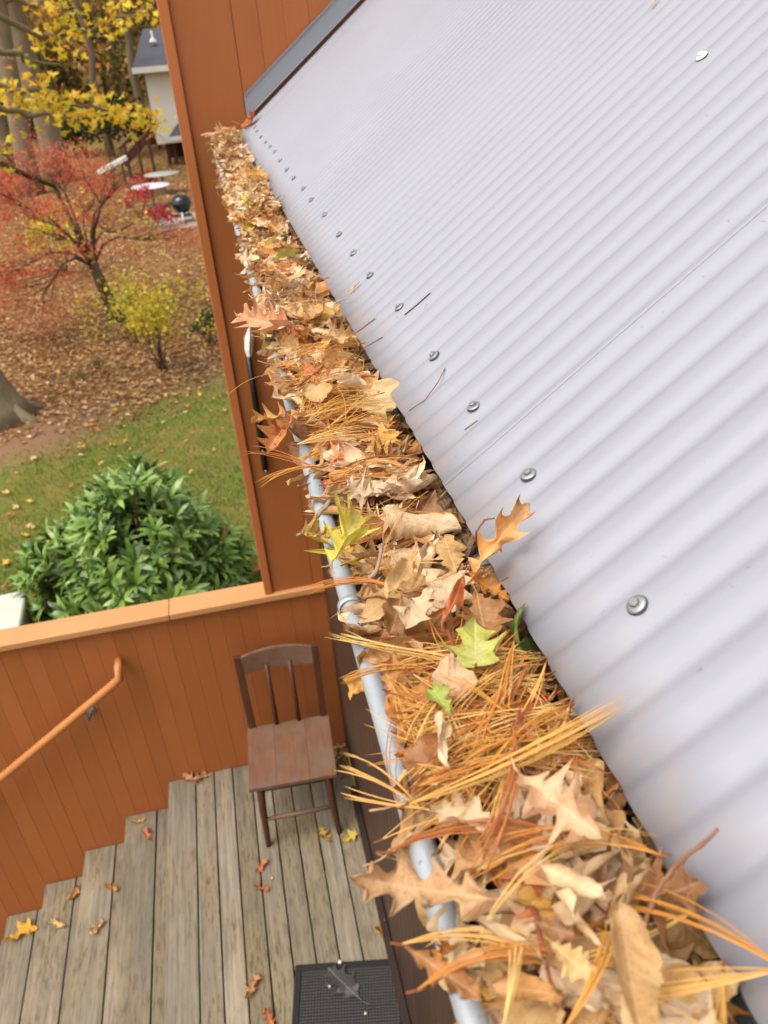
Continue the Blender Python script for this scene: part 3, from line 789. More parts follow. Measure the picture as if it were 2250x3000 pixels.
# leaves that lie under the top layer and the far, small ones: one mass
rr = random.Random(5)
mass = Mass()
for i in range(1400):
    y = rr.uniform(-0.05, YP-0.03) if i < 450 else rr.uniform(0, 1.2) if i < 750 else rr.uniform(0.9, YP-0.02)
    x = rr.uniform(XL+0.026, 0.137) if rr.random() < .9 else XL+.014; k = rr.choices(('oak', 'round_oak', 'ellipse', 'maple'), (5, 2, 5, .6))[0]
    L = rr.uniform(0.034, 0.070); V_, F_, U_ = rr.choice(VARS[k])
    R_ = rand_rot(rr, 0.35)
    z = zpile(x, y) - (rr.uniform(0.002, 0.022) if i < 750 else rr.uniform(0.0, 0.02))
    if x > 0.115: z -= 0.010; L *= 0.8
    A = (np.array(V_) @ np.array(R_).T)*L + np.array((x, y, z))
    if A[:, 1].max() > YP-0.006: A[:, 1] -= A[:, 1].max()-YP+0.006
    mass.add(A, F_, rcol(rr), U_)
for i in range(260):
    y = rr.uniform(0.02, 1.6); x = rr.uniform(0.112, 0.152); k = rr.choices(('oak', 'round_oak', 'ellipse'), (2, 2, 5))[0]
    V_, F_, U_ = rr.choice(VARS[k]); L = rr.uniform(.026, .05)
    A = (np.array(V_) @ np.array(rand_rot(rr, .3)).T)*L + np.array((x, y, -0.334 - rr.uniform(0.0, .014)))
    zr = ZE + (np.maximum(A[:, 0], XE)-XE)*T - 0.007; A[:, 2] = np.where(A[:, 0] > XE-.006, np.minimum(A[:, 2], zr), A[:, 2])
    mass.add(A, F_, jitcol(rr.choice((BROWN, TAN, lin(124, 88, 58), lin(176, 132, 88))), rr, .2), U_)
o = mass.obj('leaf_mass', MAT['dry_leaf_mass']); tag(o, 'packed layer of dry leaves filling the gutter below the loose ones', 'leaves', None, 'stuff')

LBL = {'oak': 'pointed-lobed', 'round_oak': 'round-lobed', 'ellipse': 'curled oval', 'maple': 'small star-shaped'}
CNM = [(TAN, 'tan'), (PALE, 'pale cream'), (BROWN, 'dull brown'), (ORNG, 'orange brown'), (GOLD, 'golden'), (YELL, 'yellow'), (PINK, 'pinkish')]
def pick(rr):
    q = rr.random()
    return 0 if q < .34 else 1 if q < .72 else 2 if q < .84 else 3 if q < .89 else 4 if q < .95 else 5 if q < .975 else 6
rr = random.Random(77); cnt = 0
while cnt < 235:
    y = 0.02 + (rr.random()**1.25)*(YP-0.08) if cnt > 40 else rr.uniform(.12, .55)
    x = rr.uniform(XL+0.026, 0.122); k = rr.choices(('oak', 'round_oak', 'ellipse', 'maple'), (2.4, 2, 7, .3))[0]
    L = rr.uniform(0.030, 0.058) if y < 0.9 else rr.uniform(0.04, 0.072)
    j = rr.randrange(len(VMESH[k])); ci = pick(rr)
    o = link('dry_leaf', VMESH[k][j]); R_ = rand_rot(rr, 0.24)
    zz = zpile(x, y) + (rr.uniform(-0.004, 0.008) if y > .75 else rr.uniform(-0.010, 0.005))
    o.matrix_world = Matrix.Translation((x, min(y, YP-0.05), zz)) @ R_.to_4x4() @ Matrix.Scale(L, 4)
    o.color = jitcol(CNM[ci][0], rr)
    zone = 'near the tall wall' if y > 1.9 else 'past the wall bracket' if y > 1.1 else 'above the chair' if y > .45 else 'above the doormat'
    siz = 'tiny ' if L < .036 else 'small ' if L < .046 else 'medium ' if L < .058 else 'large '
    pose = 'lying flat' if abs(R_[2][2]) > .93 else 'tilted' if abs(R_[2][2]) > .8 else 'standing on edge'
    tag(o, '%s%s %s leaf %s in the gutter %s' % (siz, CNM[ci][1], LBL[k], pose, zone), 'leaf', 'loose %s%s %s leaves %s %s' % (siz, CNM[ci][1], LBL[k], pose, zone))
    cnt += 1

# leaves that can be told apart in the picture: (base px, tip px, height over the heap at base/tip, kind, width factor, colour, roll, arch, name/label)
def hero(bx, by, tx, ty, hb, ht, kind, wf, col, roll, arch, label, lean=0.0, twist=0.0, pet=0.2, seed=None, zb=None, zt=None, nm=None):
    r_ = random.Random(int(bx*7+by*13+tx) if seed is None else seed)
    p = onz(bx, by, ZL+0.015); q = onz(tx, ty, ZL+0.015)
    zb_ = (zpile(p.x, p.y) if XL < p.x < 0.15 else ZL+0.012)+hb if zb is None else zb
    zt_ = (zpile(q.x, q.y) if XL < q.x < 0.15 else ZL+0.012)+ht if zt is None else zt
    if zb is None: zb_ += .005
    if zt is None: zt_ += .005
    p = onz(bx, by, zb_); q = onz(tx, ty, zt_)
    if (q-p).length > 0.105 and p.y > 0.35: q = ray(tx, ty)*p.dot(CF)
    ax = q-p; L = ax.length; c = p + ax*0.45
    nrm_ = Vector((-0.15, -0.5, 1.0)) + Vector((lean, 0, 0))
    R_ = frame_from(ax, nrm_)
    g_ = leaf_geo(kind, r_, roll=roll, arch=arch, wave=0.05, na=6, petiole=pet, twist=twist or r_.uniform(-.5, .5)*(kind != 'maple'), fine=True, edge=r_.uniform(.2, .9) if kind != 'maple' else .1)
    V_ = [(v[0]*wf, v[1], v[2]*(0.5+0.5*wf)) for v in g_[0]]
    o = link(nm or 'dry_leaf', leaf_mesh('dry_leaf', (V_, g_[1], g_[2]), MAT['dry_leaf']))
    o.matrix_world = Matrix.Translation(c) @ R_.to_4x4() @ Matrix.Scale(L, 4); o.color = jitcol(col, r_, 0.03)
    tag(o, label, 'leaf'); return o
H = hero
H(1085, 1948, 756, 1898, .010, .018, 'oak', .95, lin(212, 172, 122), 2.2, 1.1, 'large tan oak leaf reaching over the gutter lip above the doormat', pet=0)
H(1118, 1668, 1300, 1812, .018, .026, 'oak', 1.35, lin(232, 192, 148), .5, .3, 'large pale pinkish oak leaf lying on orange pine needles by the roof edge', pet=.1)
H(1338, 1960, 1392, 2290, .022, .030, 'ellipse', .72, lin(222, 182, 130), 1.8, .5, 'large smooth tan oval leaf lying flat beside twin rolled leaves', pet=.05)
H(1172, 1872, 1316, 1950, .018, .020, 'ellipse', .9, PALE, 3.2, .8, 'cream oval leaf folded like a tent beside a rolled tan leaf')
H(1322, 1968, 1402, 1862, .014, .026, 'ellipse', .95, lin(206, 164, 112), 7.5, .2, 'tan leaf rolled into a tube below the roof edge', pet=0)
H(1200, 1925, 1300, 2045, .014, .016, 'ellipse', .75, PALE, 5, .5, 'long cream leaf curled beside the tube-shaped leaf')
H(880, 2046, 1058, 2170, .008, .012, 'oak', 1.1, lin(200, 144, 90), 3.0, 1.4, 'orange brown oak leaf leaning on the gutter lip beside the doormat', pet=.1)
H(1062, 2128, 1215, 2150, .018, .016, 'ellipse', .85, lin(206, 152, 92), 2.0, .5, 'small smooth orange oval leaf near the doormat end of the gutter', pet=.05)
H(898, 1722, 962, 1580, .010, .014, 'ellipse', 1.15, lin(168, 114, 72), -4.2, -.9, 'broad brown cupped leaf standing against the gutter lip', pet=.05)
H(946, 1540, 968, 1655, .022, .020, 'ellipse', .8, PALE, 4, .5, 'narrow cream leaf hanging over the broad brown cupped leaf', pet=0)
H(930, 1748, 1052, 1778, .016, .014, 'round_oak', 1.0, lin(232, 198, 158), 1.6, -.7, 'cream wavy leaf under crossing pine needles')
H(1028, 1436, 1026, 1340, .016, .022, 'maple', 1.15, lin(190, 190, 100), .8, .4, 'yellow green maple leaf lying open among brown leaves', pet=.2)
H(1112, 1404, 1175, 1416, .008, .002, 'maple', 1.1, DKGR, 1.5, .6, 'small dull green crumpled leaf tucked under the roof edge', pet=0)
H(716, 1222, 778, 1112, .012, .022, 'oak', 1.15, lin(228, 210, 92), .6, .3, 'bright yellow oak leaf lying across the gutter lip', pet=.2)
H(712, 1160, 652, 1146, .012, .008, 'oak', 1.2, lin(210, 170, 98), .8, -.4, 'small tan oak leaf beside the bright yellow oak leaf', pet=.2)
H(824, 1098, 996, 1146, .014, .012, 'ellipse', .62, lin(228, 196, 152), -8.5, .3, 'large cream leaf rolled lengthwise across the gutter', pet=0)
H(1004, 1262, 1143, 1080, .012, .06, 'oak', .7, lin(240, 182, 118), 2.2, -.7, 'orange oak leaf standing up and reaching over the metal roof', zt=-0.262, pet=0)
H(1010, 1236, 1095, 1300, .018, .020, 'oak', 1.3, lin(226, 160, 86), 1.0, .8, 'orange oak leaf lying at the foot of the upright one', pet=.1)
H(1002, 1250, 955, 1360, .018, .012, 'lance', .8, lin(196, 112, 62), 3, .8, 'thin rust coloured curled leaf hanging down the heap')
H(888, 1212, 838, 1294, .018, .016, 'ellipse', 1.1, lin(216, 180, 128), 2.4, .5, 'tan oval leaf with fine veins beside cream curled leaves')
H(866, 1296, 842, 1378, .018, .014, 'ellipse', 1.5, lin(156, 110, 70), 1.6, .3, 'brown broad leaf with dark veins near the gutter strap', pet=.25)
H(930, 1272, 874, 1362, .020, .018, 'round_oak', 1.1, lin(230, 196, 150), 1.4, .4, 'cream round-lobed leaf beside the dark-veined brown leaf')
H(1030, 1285, 1052, 1385, .014, .008, 'round_oak', 1.4, lin(182, 128, 82), .6, .4, 'brown round-lobed leaf above the yellow green maple leaf')
H(1066, 1310, 1152, 1392, .010, .002, 'ellipse', 1.1, lin(152, 110, 72), 3.4, .6, 'brown ribbed leaf sliding under the roof edge')
H(930, 1464, 1034, 1474, .018, .014, 'ellipse', 1.0, lin(218, 182, 136), -5.5, .4, 'cream cigar-shaped leaf left of a yellow green maple leaf', pet=0)
H(1066, 1440, 1122, 1482, .012, .006, 'ellipse', 1.3, PALE, 3.6, .8, 'short cream curled leaf beneath the yellow green maple leaf', pet=0)
H(852, 1408, 842, 1492, .018, .010, 'round_oak', 1.2, lin(200, 142, 86), 1.2, .4, 'tan lobed leaf hanging toward the gutter lip by the chair')
H(938, 1492, 974, 1542, .020, .016, 'maple', 1.0, lin(168, 184, 92), 1.4, .4, 'small fresh green leaf above the broad brown cupped leaf', pet=.1)
H(1158, 1506, 1184, 1548, .010, .004, 'maple', 1.1, RED, 1.2, .5, 'small crimson leaf under the roof edge beside pine needles', pet=.2)
H(1114, 1566, 1200, 1560, .012, .006, 'maple', .7, lin(218, 138, 94), 1.6, .3, 'pinkish orange leaf beside the small crimson leaf', pet=.1)
H(660, 895, 543, 905, .012, .020, 'oak', .75, lin(220, 166, 98), 2.0, -.5, 'tan oak leaf sticking out past the gutter lip toward the wall bracket', pet=.1)
H(628, 905, 576, 972, .012, .004, 'oak', .9, lin(208, 142, 88), 1.5, -.4, 'rusty tan oak leaf drooping over the gutter lip', pet=.1)
H(656, 850, 730, 838, .014, .014, 'ellipse', 1.0, lin(206, 166, 106), -6, .3, 'tan rolled leaf beside a matted patch of pine needles', pet=0)
H(728, 824, 790, 834, .014, .010, 'ellipse', 1.2, PALE, 2.5, .5, 'cream oval leaf touching the tan rolled leaf', pet=0)
H(806, 836, 836, 904, .010, .004, 'ellipse', 1.1, lin(226, 194, 148), -4.5, .4, 'cream rolled leaf along the roof edge above pine needles', pet=0)
H(636, 706, 516, 688, .012, .022, 'oak', .9, lin(224, 162, 118), 1.2, .5, 'pinkish oak leaf poking out above the white blade of the wall bracket', pet=.1)
H(602, 746, 652, 800, .014, .014, 'round_oak', 1.0, lin(236, 206, 158), 1.2, .4, 'broad cream leaf beside the pinkish oak leaf')
H(552, 524, 620, 552, .014, .016, 'oak', 1.2, lin(232, 190, 104), .8, .4, 'golden oak leaf lying on the heap well beyond the wall bracket')
H(588, 564, 650, 544, .014, .012, 'ellipse', .8, lin(192, 182, 98), 3, .5, 'yellow green curled leaf beside the golden oak leaf')
H(680, 731, 772, 730, .014, .008, 'oak', 1.0, lin(218, 178, 118), 1.6, .5, 'tan oak leaf reaching the roof edge above rolled leaves')
H(1296, 1668, 1338, 1756, .008, .002, 'ellipse', 1.4, lin(172, 120, 76), 1.8, .3, 'brown leaf pressed against the roof edge beside the pale pinkish oak leaf')
H(1312, 1752, 1368, 1868, .012, .008, 'ellipse', .9, lin(178, 142, 92), 4.2, .4, 'dull tan creased leaf lying below the roof edge', pet=0)
H(1366, 1766, 1444, 1886, .006, -.002, 'ellipse', .9, lin(160, 126, 84), 3.4, .3, 'greyish brown creased leaf half hidden under the roof edge', pet=0)
H(1408, 1930, 1540, 2052, .010, .000, 'ellipse', .6, lin(196, 152, 100), -5.5, .3, 'long tan rolled leaf lying along the roof edge below a red twig', pet=0)
H(1500, 2090, 1598, 2230, .006, .000, 'ellipse', .45, lin(180, 134, 86), 6, .2, 'long brown leaf lying under the fan of pine needles', pet=0)
H(1188, 2034, 1284, 2118, .018, .014, 'round_oak', 1.3, lin(220, 188, 132), 1.2, .5, 'pale yellowish broad leaf beside the large smooth tan leaf')
H(986, 2050, 1050, 2094, .012, .012, 'ellipse', 1.1, lin(232, 202, 160), 2.4, .4, 'cream leaf beneath the orange brown oak leaf', pet=0)
H(962, 2020, 955, 2075, .012, .012, 'oak', 1.1, lin(200, 134, 66), 2, .4, 'small orange leaf under the large tan oak leaf')
H(1150, 1990, 1245, 2022, .012, .012, 'round_oak', 1.0, lin(150, 104, 60), 1.4, .6, 'dark brown torn leaf between cream leaves')

# ------------------------------------------------------------------ pine needles
NEED = [lin(224, 160, 76), lin(232, 180, 98), lin(210, 136, 62), lin(192, 118, 66), lin(238, 194, 118), lin(220, 152, 70)]
def needle(mass, p, q, sag, col, r=0.00033, side=0.0, seg=6):
    p, q = Vector(p), Vector(q); d = q-p
    sd_ = d.cross(Vector((0, 0, 1)))
    sd_ = sd_.normalized() if sd_.length > 1e-6 else Vector((1, 0, 0))
    up_ = sd_.cross(d).normalized(); Vv = []; Ff = []
    for k in range(seg+1):
        t = k/seg; c = p + d*t + up_*(sag*4*t*(1-t)) + sd_*(side*4*t*(1-t))
        rr_k = r*(1.0 if t < .85 else (1-t)/.15*0.8+0.2)
        for s in range(3):
            a = s*2*PI/3+0.5; Vv.append(c + (sd_*math.cos(a)+up_*math.sin(a))*rr_k)
    for k in range(seg):
        for s in range(3): Ff.append((k*3+s, k*3+(s+1) % 3, k*3+3+(s+1) % 3, k*3+3+s))
    mass.add(Vv, Ff, col)
rr = random.Random(99); nm_ = Mass()
def fascicle(mass, p, q, n, rr, spread=0.25, sag=0.006, r=0.00033):
    "n needles joined at p that fan out toward q"
    p, q = Vector(p), Vector(q); d = q-p; L = d.length
    sdv = d.cross(Vector((0, 0, 1))).normalized(); side = rr.uniform(-0.11, 0.11)*L
    c0 = rr.choice(NEED)
    for i in range(n):
        a = (i/(max(1, n-1))-0.5)*spread + rr.uniform(-.05, .05)
        e = p + d*rr.uniform(0.9, 1.03) + sdv*(math.tan(a)*L*0.6) + Vector((0, 0, rr.uniform(-.15, .15)*spread*L))
        needle(mass, p, e, sag*rr.uniform(0.5, 1.4), jitcol(c0, rr, 0.12), r*rr.uniform(0.85, 1.1), side + rr.uniform(-.02, .02)*L)
    if n > 1:   # papery sheath at the base
        needle(mass, p - d.normalized()*0.004, p + d*0.07, 0, jitcol(lin(140, 84, 50), rr), r*1.9, 0, 2)
# matted needles along the heap, thicker in drifts
for i in range(680):
    y = (rr.uniform(-0.02, YP-0.1) if rr.random() < .4 else rr.uniform(0, .6)) if rr.random() < .5 else (rr.gauss(0.272, 0.034) if rr.random() < .5 else rr.gauss(0.74, 0.08))
    if y < -0.03 or y > YP-0.1: continue
    if 0.34 < y < 0.64 and rr.random() < .72: continue
    if y < 0.24 and rr.random() < .8: continue
    x = rr.uniform(XL+0.012, 0.128); a = rr.uniform(0, 2*PI) if rr.random() < .4 else rr.gauss(0.15, 0.5)
    L = rr.uniform(0.05, 0.095); c, s = math.cos(a), math.sin(a)
    z = zpile(x, y)+rr.uniform(-0.006, 0.012)
    dz = rr.gauss(0, .10)
    p = (x-c*L/2, y-s*L/2, z-dz*L/2); q = (x+c*L/2, y+s*L/2, z+dz*L/2)
    if max(p[0], q[0]) > 0.135: 
        sh_ = max(p[0], q[0])-0.135; p = (p[0]-sh_, p[1], p[2]); q = (q[0]-sh_, q[1], q[2])
    if max(p[1], q[1]) > YP-0.01: continue
    if min(p[0], q[0]) < XL+0.010:
        sh_ = XL+0.010-min(p[0], q[0])
        if rr.random() > .12: p = (p[0]+sh_, p[1], p[2]); q = (q[0]+sh_, q[1], q[2])
    if max(p[0], q[0]) > 0.145: continue
    if rr.random() < .5: p, q = q, p
    fascicle(nm_, p, q, rr.choice((1, 2, 3, 4, 5)), rr, rr.uniform(.1, .4), rr.uniform(-.002, .008))
o = nm_.obj('pine_needles', MAT['needle']); tag(o, 'matted orange pine needles strewn through the leaves in the gutter', 'needles', None, 'stuff')
def bundle(bx, by, tx, ty, n, spread, label, hb=.018, ht=.018, sag=.006, zt=None, zb=None):
    r_ = random.Random(int(bx*3+ty*5)); ms = Mass()
    p = onz(bx, by, zb if zb is not None else ZL+0.014+hb); q = onz(tx, ty, zt if zt is not None else ZL+0.014+ht)
    fascicle(ms, p, q, n if n < 3 else int(n*1.5), r_, spread*1.1, sag, 0.00037)
    o = ms.obj('pine_needle_cluster', MAT['needle']); tag(o, label, 'pine needles', None); return o
B = bundle
B(905, 1742, 735, 1640, 4, .30, 'pine needles fanning out past the gutter lip beside the chair', .006, .010, .006)
B(930, 1748, 738, 1712, 3, .2, 'few pine needles lying over the gutter lip above the deck boards', .008, .004, .004)
B(880, 1738, 1350, 1512, 9, .10, 'long bundle of orange pine needles reaching onto the roof near a screw', .024, .03, .004, zt=-0.285)
B(900, 1700, 1318, 1606, 5, .2, 'loose pine needles crossing under the long orange bundle', .026, .02, .004)
B(832, 1842, 1282, 1838, 9, .10, 'thick sweep of orange pine needles across the pale pinkish oak leaf stem', .022, .022, .006)
B(1108, 1568, 1018, 1900, 6, .14, 'upright sheaf of golden pine needles beside the pale pinkish oak leaf', .03, .028, .004)
B(1690, 2092, 1285, 1925, 6, .22, 'fan of golden pine needles joined at the roof and spreading into the gutter', .03, .016, .004, zb=-0.278)
B(1690, 2094, 1330, 2150, 5, .25, 'pine needles sharing the roof-side fan and pointing at the smooth tan leaf', .03, .016, .004, zb=-0.278)
B(866, 2040, 1240, 2085, 6, .16, 'pine needles lying over the orange brown oak leaf', .020, .018, .004)
B(900, 2140, 1230, 2060, 5, .2, 'pine needles crossing in front of the cream leaf near the doormat', .024, .022, .004)
B(1215, 2230, 1320, 2000, 5, .16, 'golden pine needles leaning on the large smooth tan leaf', .03, .03, .004)
B(1085, 2230, 1120, 2030, 3, .2, 'rusty pine needles standing behind the small smooth orange leaf', .028, .026, .004)
B(880, 1282, 655, 1276, 5, .10, 'golden pine needles lying over the gutter strap', .016, .010, .006)
B(1040, 1434, 716, 1368, 6, .12, 'golden pine needles pointing from the maple leaf to the chair back', .022, .012, .006)
B(930, 1444, 735, 1470, 4, .12, 'pine needles bending over the lip above the chair seat', .018, .008, .006)
B(690, 1016, 533, 972, 3, .25, 'thin pine needles hanging out in front of the tall wall', .012, .008, .006)
B(700, 1008, 552, 1048, 4, .3, 'pine needles drooping past the lip below the wall bracket', .012, .002, .006)
B(600, 806, 486, 862, 1, 0, 'single long pine needle sticking out over the wall trim', .014, .010, .004)
B(1090, 1480, 1020, 1640, 5, .2, 'golden pine needles running down from the maple leaf', .024, .022, .004)
B(760, 1006, 880, 1010, 6, .3, 'orange pine needles matted beside the roof edge', .016, .014, .004)
B(640, 960, 800, 930, 7, .35, 'golden pine needles in a mat beside rolled leaves', .018, .016, .004)
B(1460, 1240, 1290, 1252, 3, .2, 'pine needles lying on the roof edge beside the upright orange leaf', .0, .02, .003, zb=-0.278, zt=-0.300)

def twig(pts, r0, r1, m, label, name='twig', cat='twig'):
    P = [onz(a, b, z) for a, b, z in pts]; n = len(P)
    mb = MB()
    fine = []
    for i in range(n-1):
        for k in range(4): fine.append(P[i].lerp(P[i+1], k/4) + Vector((RNG.uniform(-1, 1), RNG.uniform(-1, 1), RNG.uniform(-1, 1)))*r0*0.5)
    fine.append(P[-1])
    rad = [r0+(r1-r0)*i/(len(fine)-1) for i in range(len(fine))]
    for i in range(3, len(rad)-1, 5): rad[i] *= 1.3
    mb.tube(fine, rad, 7); o = mb.obj(name, MAT[m], None, True); tag(o, label, cat); return o
twig([(642, 1158, ZL+.012), (668, 1138, ZL+.022), (690, 1112, ZL+.028), (712, 1082, ZL+.03)], .0012, .0017, 'twig_grey', 'grey broken twig lying across the gutter lip')
twig([(1388, 2012, -.30), (1418, 1930, -.29), (1450, 1880, -.285), (1502, 1838, -.272), (1550, 1790, -.262)], .0010, .0007, 'twig_wood', 'reddish twig leaning from the gutter onto the roof')
twig([(790, 1265, ZL+.03), (812, 1232, ZL+.034), (826, 1180, ZL+.036)], .0016, .0011, 'twig_grey', 'short grey twig lying beside the yellow oak leaf')
twig([(962, 1345, ZL+.032), (990, 1430, ZL+.034), (1005, 1500, ZL+.034), (1040, 1600, ZL+.032)], .0010, .0008, 'twig_red', 'long red leaf stalk running down past the cigar-shaped leaf')
twig([(1150, 1960, ZL+.036), (1180, 2080, ZL+.036), (1210, 2190, ZL+.034)], .0010, .0007, 'twig_red', 'thin red stalk lying beside the pale yellowish leaf')
twig([(700, 790, ZL+.034), (640, 838, ZL+.03)], .0010, .0008, 'twig_red', 'thin red stalk beside the broad cream leaf')
twig([(1030, 1178, -.300), (1028, 1150, -.288), (1046, 1122, -.281), (1068, 1119, -.278)], .0008, .0005, 'twig_red', 'hooked dark red stalk beside the upright orange leaf')
def on_roof(dx, dy, off=0.002):
    r = ray(dx, dy); s = (ZE - XE*T)/(r.z - T*r.x); return r*s + nrm*off
def roof_bit(pts, r, m, label, cat='pine needle', name='pine_needle'):
    P = [on_roof(a, b, 0.0014) for a, b in pts]
    mb = MB(); mb.tube(P, r, 5); o = mb.obj(name, MAT[m], None, True); tag(o, label, cat)
roof_bit([(876, 682), (905, 658), (931, 635)], .0006, 'dark_wood', 'straight dark pine needle lying on the roof at a screw')
roof_bit([(885, 890), (920, 866), (948, 828), (963, 798)], .0005, 'twig_wood', 'thin curved pine needle lying on the roof beside a screw')
roof_bit([(770, 775), (790, 752), (828, 730)], .0006, 'twig_wood', 'pine needle lying on the roof edge beyond the wall bracket')
roof_bit([(745, 740), (778, 715), (812, 690)], .0006, 'twig_wood', 'pine needle sticking from the heap onto the roof')
roof_bit([(1006, 931), (1018, 922), (1033, 911)], .0006, 'twig_wood', 'short bent pine needle on the roof below a screw')
for (x0, y0, x1, y1, lab) in ((757, 636, 782, 612, 'small orange leaf scrap lying flat on the roof beside a screw'), (1408, 20, 1425, 0, 'tiny orange leaf scrap on the upper roof')):
    p, q = on_roof(x0, y0, .003), on_roof(x1, y1, .003); r_ = random.Random(x0)
    o = link('leaf_scrap', leaf_mesh('leaf_scrap', leaf_geo('lance', r_, 1.5, .4), MAT['dry_leaf']))
    o.matrix_world = Matrix.Translation(p.lerp(q, .45)) @ frame_from(q-p, nrm).to_4x4() @ Matrix.Scale((q-p).length, 4); o.color = lin(222, 160, 96); tag(o, lab, 'leaf')
p, q = on_roof(522, 282, .004), on_roof(566, 254, .006); r_ = random.Random(4)
o = link('dry_leaf', leaf_mesh('dry_leaf', leaf_geo('oak', r_, 2, 1.2), MAT['dry_leaf'])); o.matrix_world = Matrix.Translation(p.lerp(q, .5)) @ frame_from(q-p, Vector((-.6, -.6, 1))).to_4x4() @ Matrix.Scale(0.15, 4)
o.color = lin(190, 112, 70); tag(o, 'rusty crumpled leaf lodged at the corner of roof and tall wall', 'leaf')

# ------------------------------------------------------------------ leaves and bits on deck and stairs
def flat_leaf(dx, dy, z, L, yaw, kind, col, label, roll=2.0, arch=1.4, group=None):
    L *= 1.2
    p = onz(dx, dy, z); r_ = random.Random(int(dx*11+dy))
    o = link('fallen_leaf', leaf_mesh('fallen_leaf', leaf_geo(kind, r_, roll, arch, .06 if roll > .5 else .012, 4, .3, fine=True), MAT['dry_leaf']))
    o.matrix_world = Matrix.Translation(p+Vector((0, 0, L*0.10 if roll > .5 else .004))) @ Matrix.Rotation(yaw, 4, 'Z') @ Matrix.Rotation(r_.uniform(-.3, .3)*(roll > .5), 4, 'X') @ Matrix.Scale(L, 4)
    o.color = jitcol(col, r_, .06); tag(o, label, 'leaf', group)
SZ = lambda k: ZD - k*RISE
flat_leaf(418, 1688, ZD, .11, .8, 'oak', lin(206, 158, 104), 'curled tan leaf at the foot of the parapet beside the chair', 3, 2)
flat_leaf(434, 1683, ZD, .10, -1.0, 'oak', lin(196, 140, 84), 'curled orange tan leaf touching another at the foot of the parapet', 3, -2)
flat_leaf(704, 1812, ZD, .095, .3, 'oak', lin(190, 150, 66), 'yellow brown oak leaf on the deck between the chair front legs', 2, 2)
flat_leaf(755, 1812, ZD, .065, 1.9, 'maple', lin(218, 186, 76), 'yellow leaf on the deck beside the chair foot', 1, .8)
flat_leaf(568, 1872, ZD, .075, 2.3, 'ellipse', lin(198, 120, 74), 'rusty oval leaf on the middle of the deck', 3, 1)
flat_leaf(567, 1922, ZD, .07, 1.2, 'oak', lin(190, 110, 62), 'rusty lobed leaf on the middle of the deck', 3, 2)
flat_leaf(782, 1912, ZD, .07, .2, 'oak', lin(182, 108, 62), 'rusty leaf on the deck under the large oak leaf tip', 2, 1)
flat_leaf(838, 2025, ZD, .12, 1.2, 'oak', lin(182, 126, 56), 'brown leaf with yellow tips on the deck above the doormat', 3, 2)
flat_leaf(545, 2140, ZD, .10, -.6, 'oak', lin(206, 146, 92), 'pale orange leaf on the deck left of the doormat', 4, 1.5)
flat_leaf(587, 2212, ZD, .09, .4, 'oak', lin(196, 104, 60), 'reddish leaf on the deck beside the doormat border', 3, 1.5)
flat_leaf(300, 1776, SZ(1), .065, 1.6, 'oak', lin(214, 164, 100), 'small tan leaf on the first stair below the deck', 3, 1.6)
flat_leaf(320, 1806, SZ(1), .085, .3, 'oak', lin(194, 112, 70), 'rusty leaf on the first stair below the deck', 2, 1.6)
flat_leaf(243, 1921, SZ(2), .085, 1.0, 'oak', lin(196, 132, 64), 'orange leaf on the second stair below the deck', 3, 2)
flat_leaf(214, 2005, SZ(2), .095, 2.2, 'oak', lin(222, 180, 110), 'pale golden leaf on the second stair', 3, 2)
flat_leaf(161, 1935, SZ(3), .085, -.5, 'ellipse', lin(196, 140, 78), 'tan curled leaf on the third stair near the parapet', 4, 2)
flat_leaf(130, 2000, SZ(3), .095, .9, 'oak', lin(226, 192, 130), 'pale spindly leaf on the third stair', 4, 1.6)
flat_leaf(43, 2022, SZ(4), .125, 2.2, 'maple', lin(228, 180, 74), 'big yellow leaf on the lowest stair in view', 1, .8)
flat_leaf(745, 2128, ZD+.009, .16, .6, 'broad_oak', lin(78, 75, 73), 'greyish flattened wet leaf on the doormat', .1, .1)
rr = random.Random(61); deb = Mass()
for i in range(150):
    x = XW - abs(rr.gauss(0, .05)) - .012; y = YP - abs(rr.gauss(0, .09)) - .02
    V_, F_, U_ = rr.choice(VARS[rr.choice(('oak', 'ellipse'))]); L = rr.uniform(.012, .035)
    deb.add((np.array(V_) @ np.array(rand_rot(rr, .6)).T)*L + np.array((x, y, ZD+rr.uniform(.004, .02))), F_, jitcol(rr.choice((BROWN, TAN, lin(90, 66, 46), lin(110, 108, 60))), rr), U_)
o = deb.obj('leaf_debris', MAT['dry_leaf_mass']); tag(o, 'crumbled leaf debris in the corner behind the chair', 'debris', None, 'stuff')
for i, (dx, dy, lab, mm) in enumerate(((735, 2062+18, 'small pale pebble near the top border of the doormat', 'pebble'), (712, 2114+18, 'tiny pale pebble on the doormat grid', 'pebble'), (790, 2190, 'small grey pebble beside the flattened leaf on the doormat', 'pebble'), (773, 1893, 'small acorn on the deck under the large oak leaf', 'acorn'), (588, 1898, 'tiny pale chip on a deck board', 'pebble'))):
    c = onz(dx, dy, ZD+(.012 if 'doormat' in lab else .004)); mb = MB(); r_ = .010 if i in (0, 3) else .006
    mb.lathe([(0.0001, -r_*.7), (r_*.7, -r_*.55), (r_, 0), (r_*.75, r_*.5), (0.0001, r_*.7)], c+Vector((0, 0, r_*.7)), 8)
    o = mb.obj('acorn' if mm == 'acorn' else 'pebble', MAT[mm], None, True); tag(o, lab, 'acorn' if mm == 'acorn' else 'pebble')

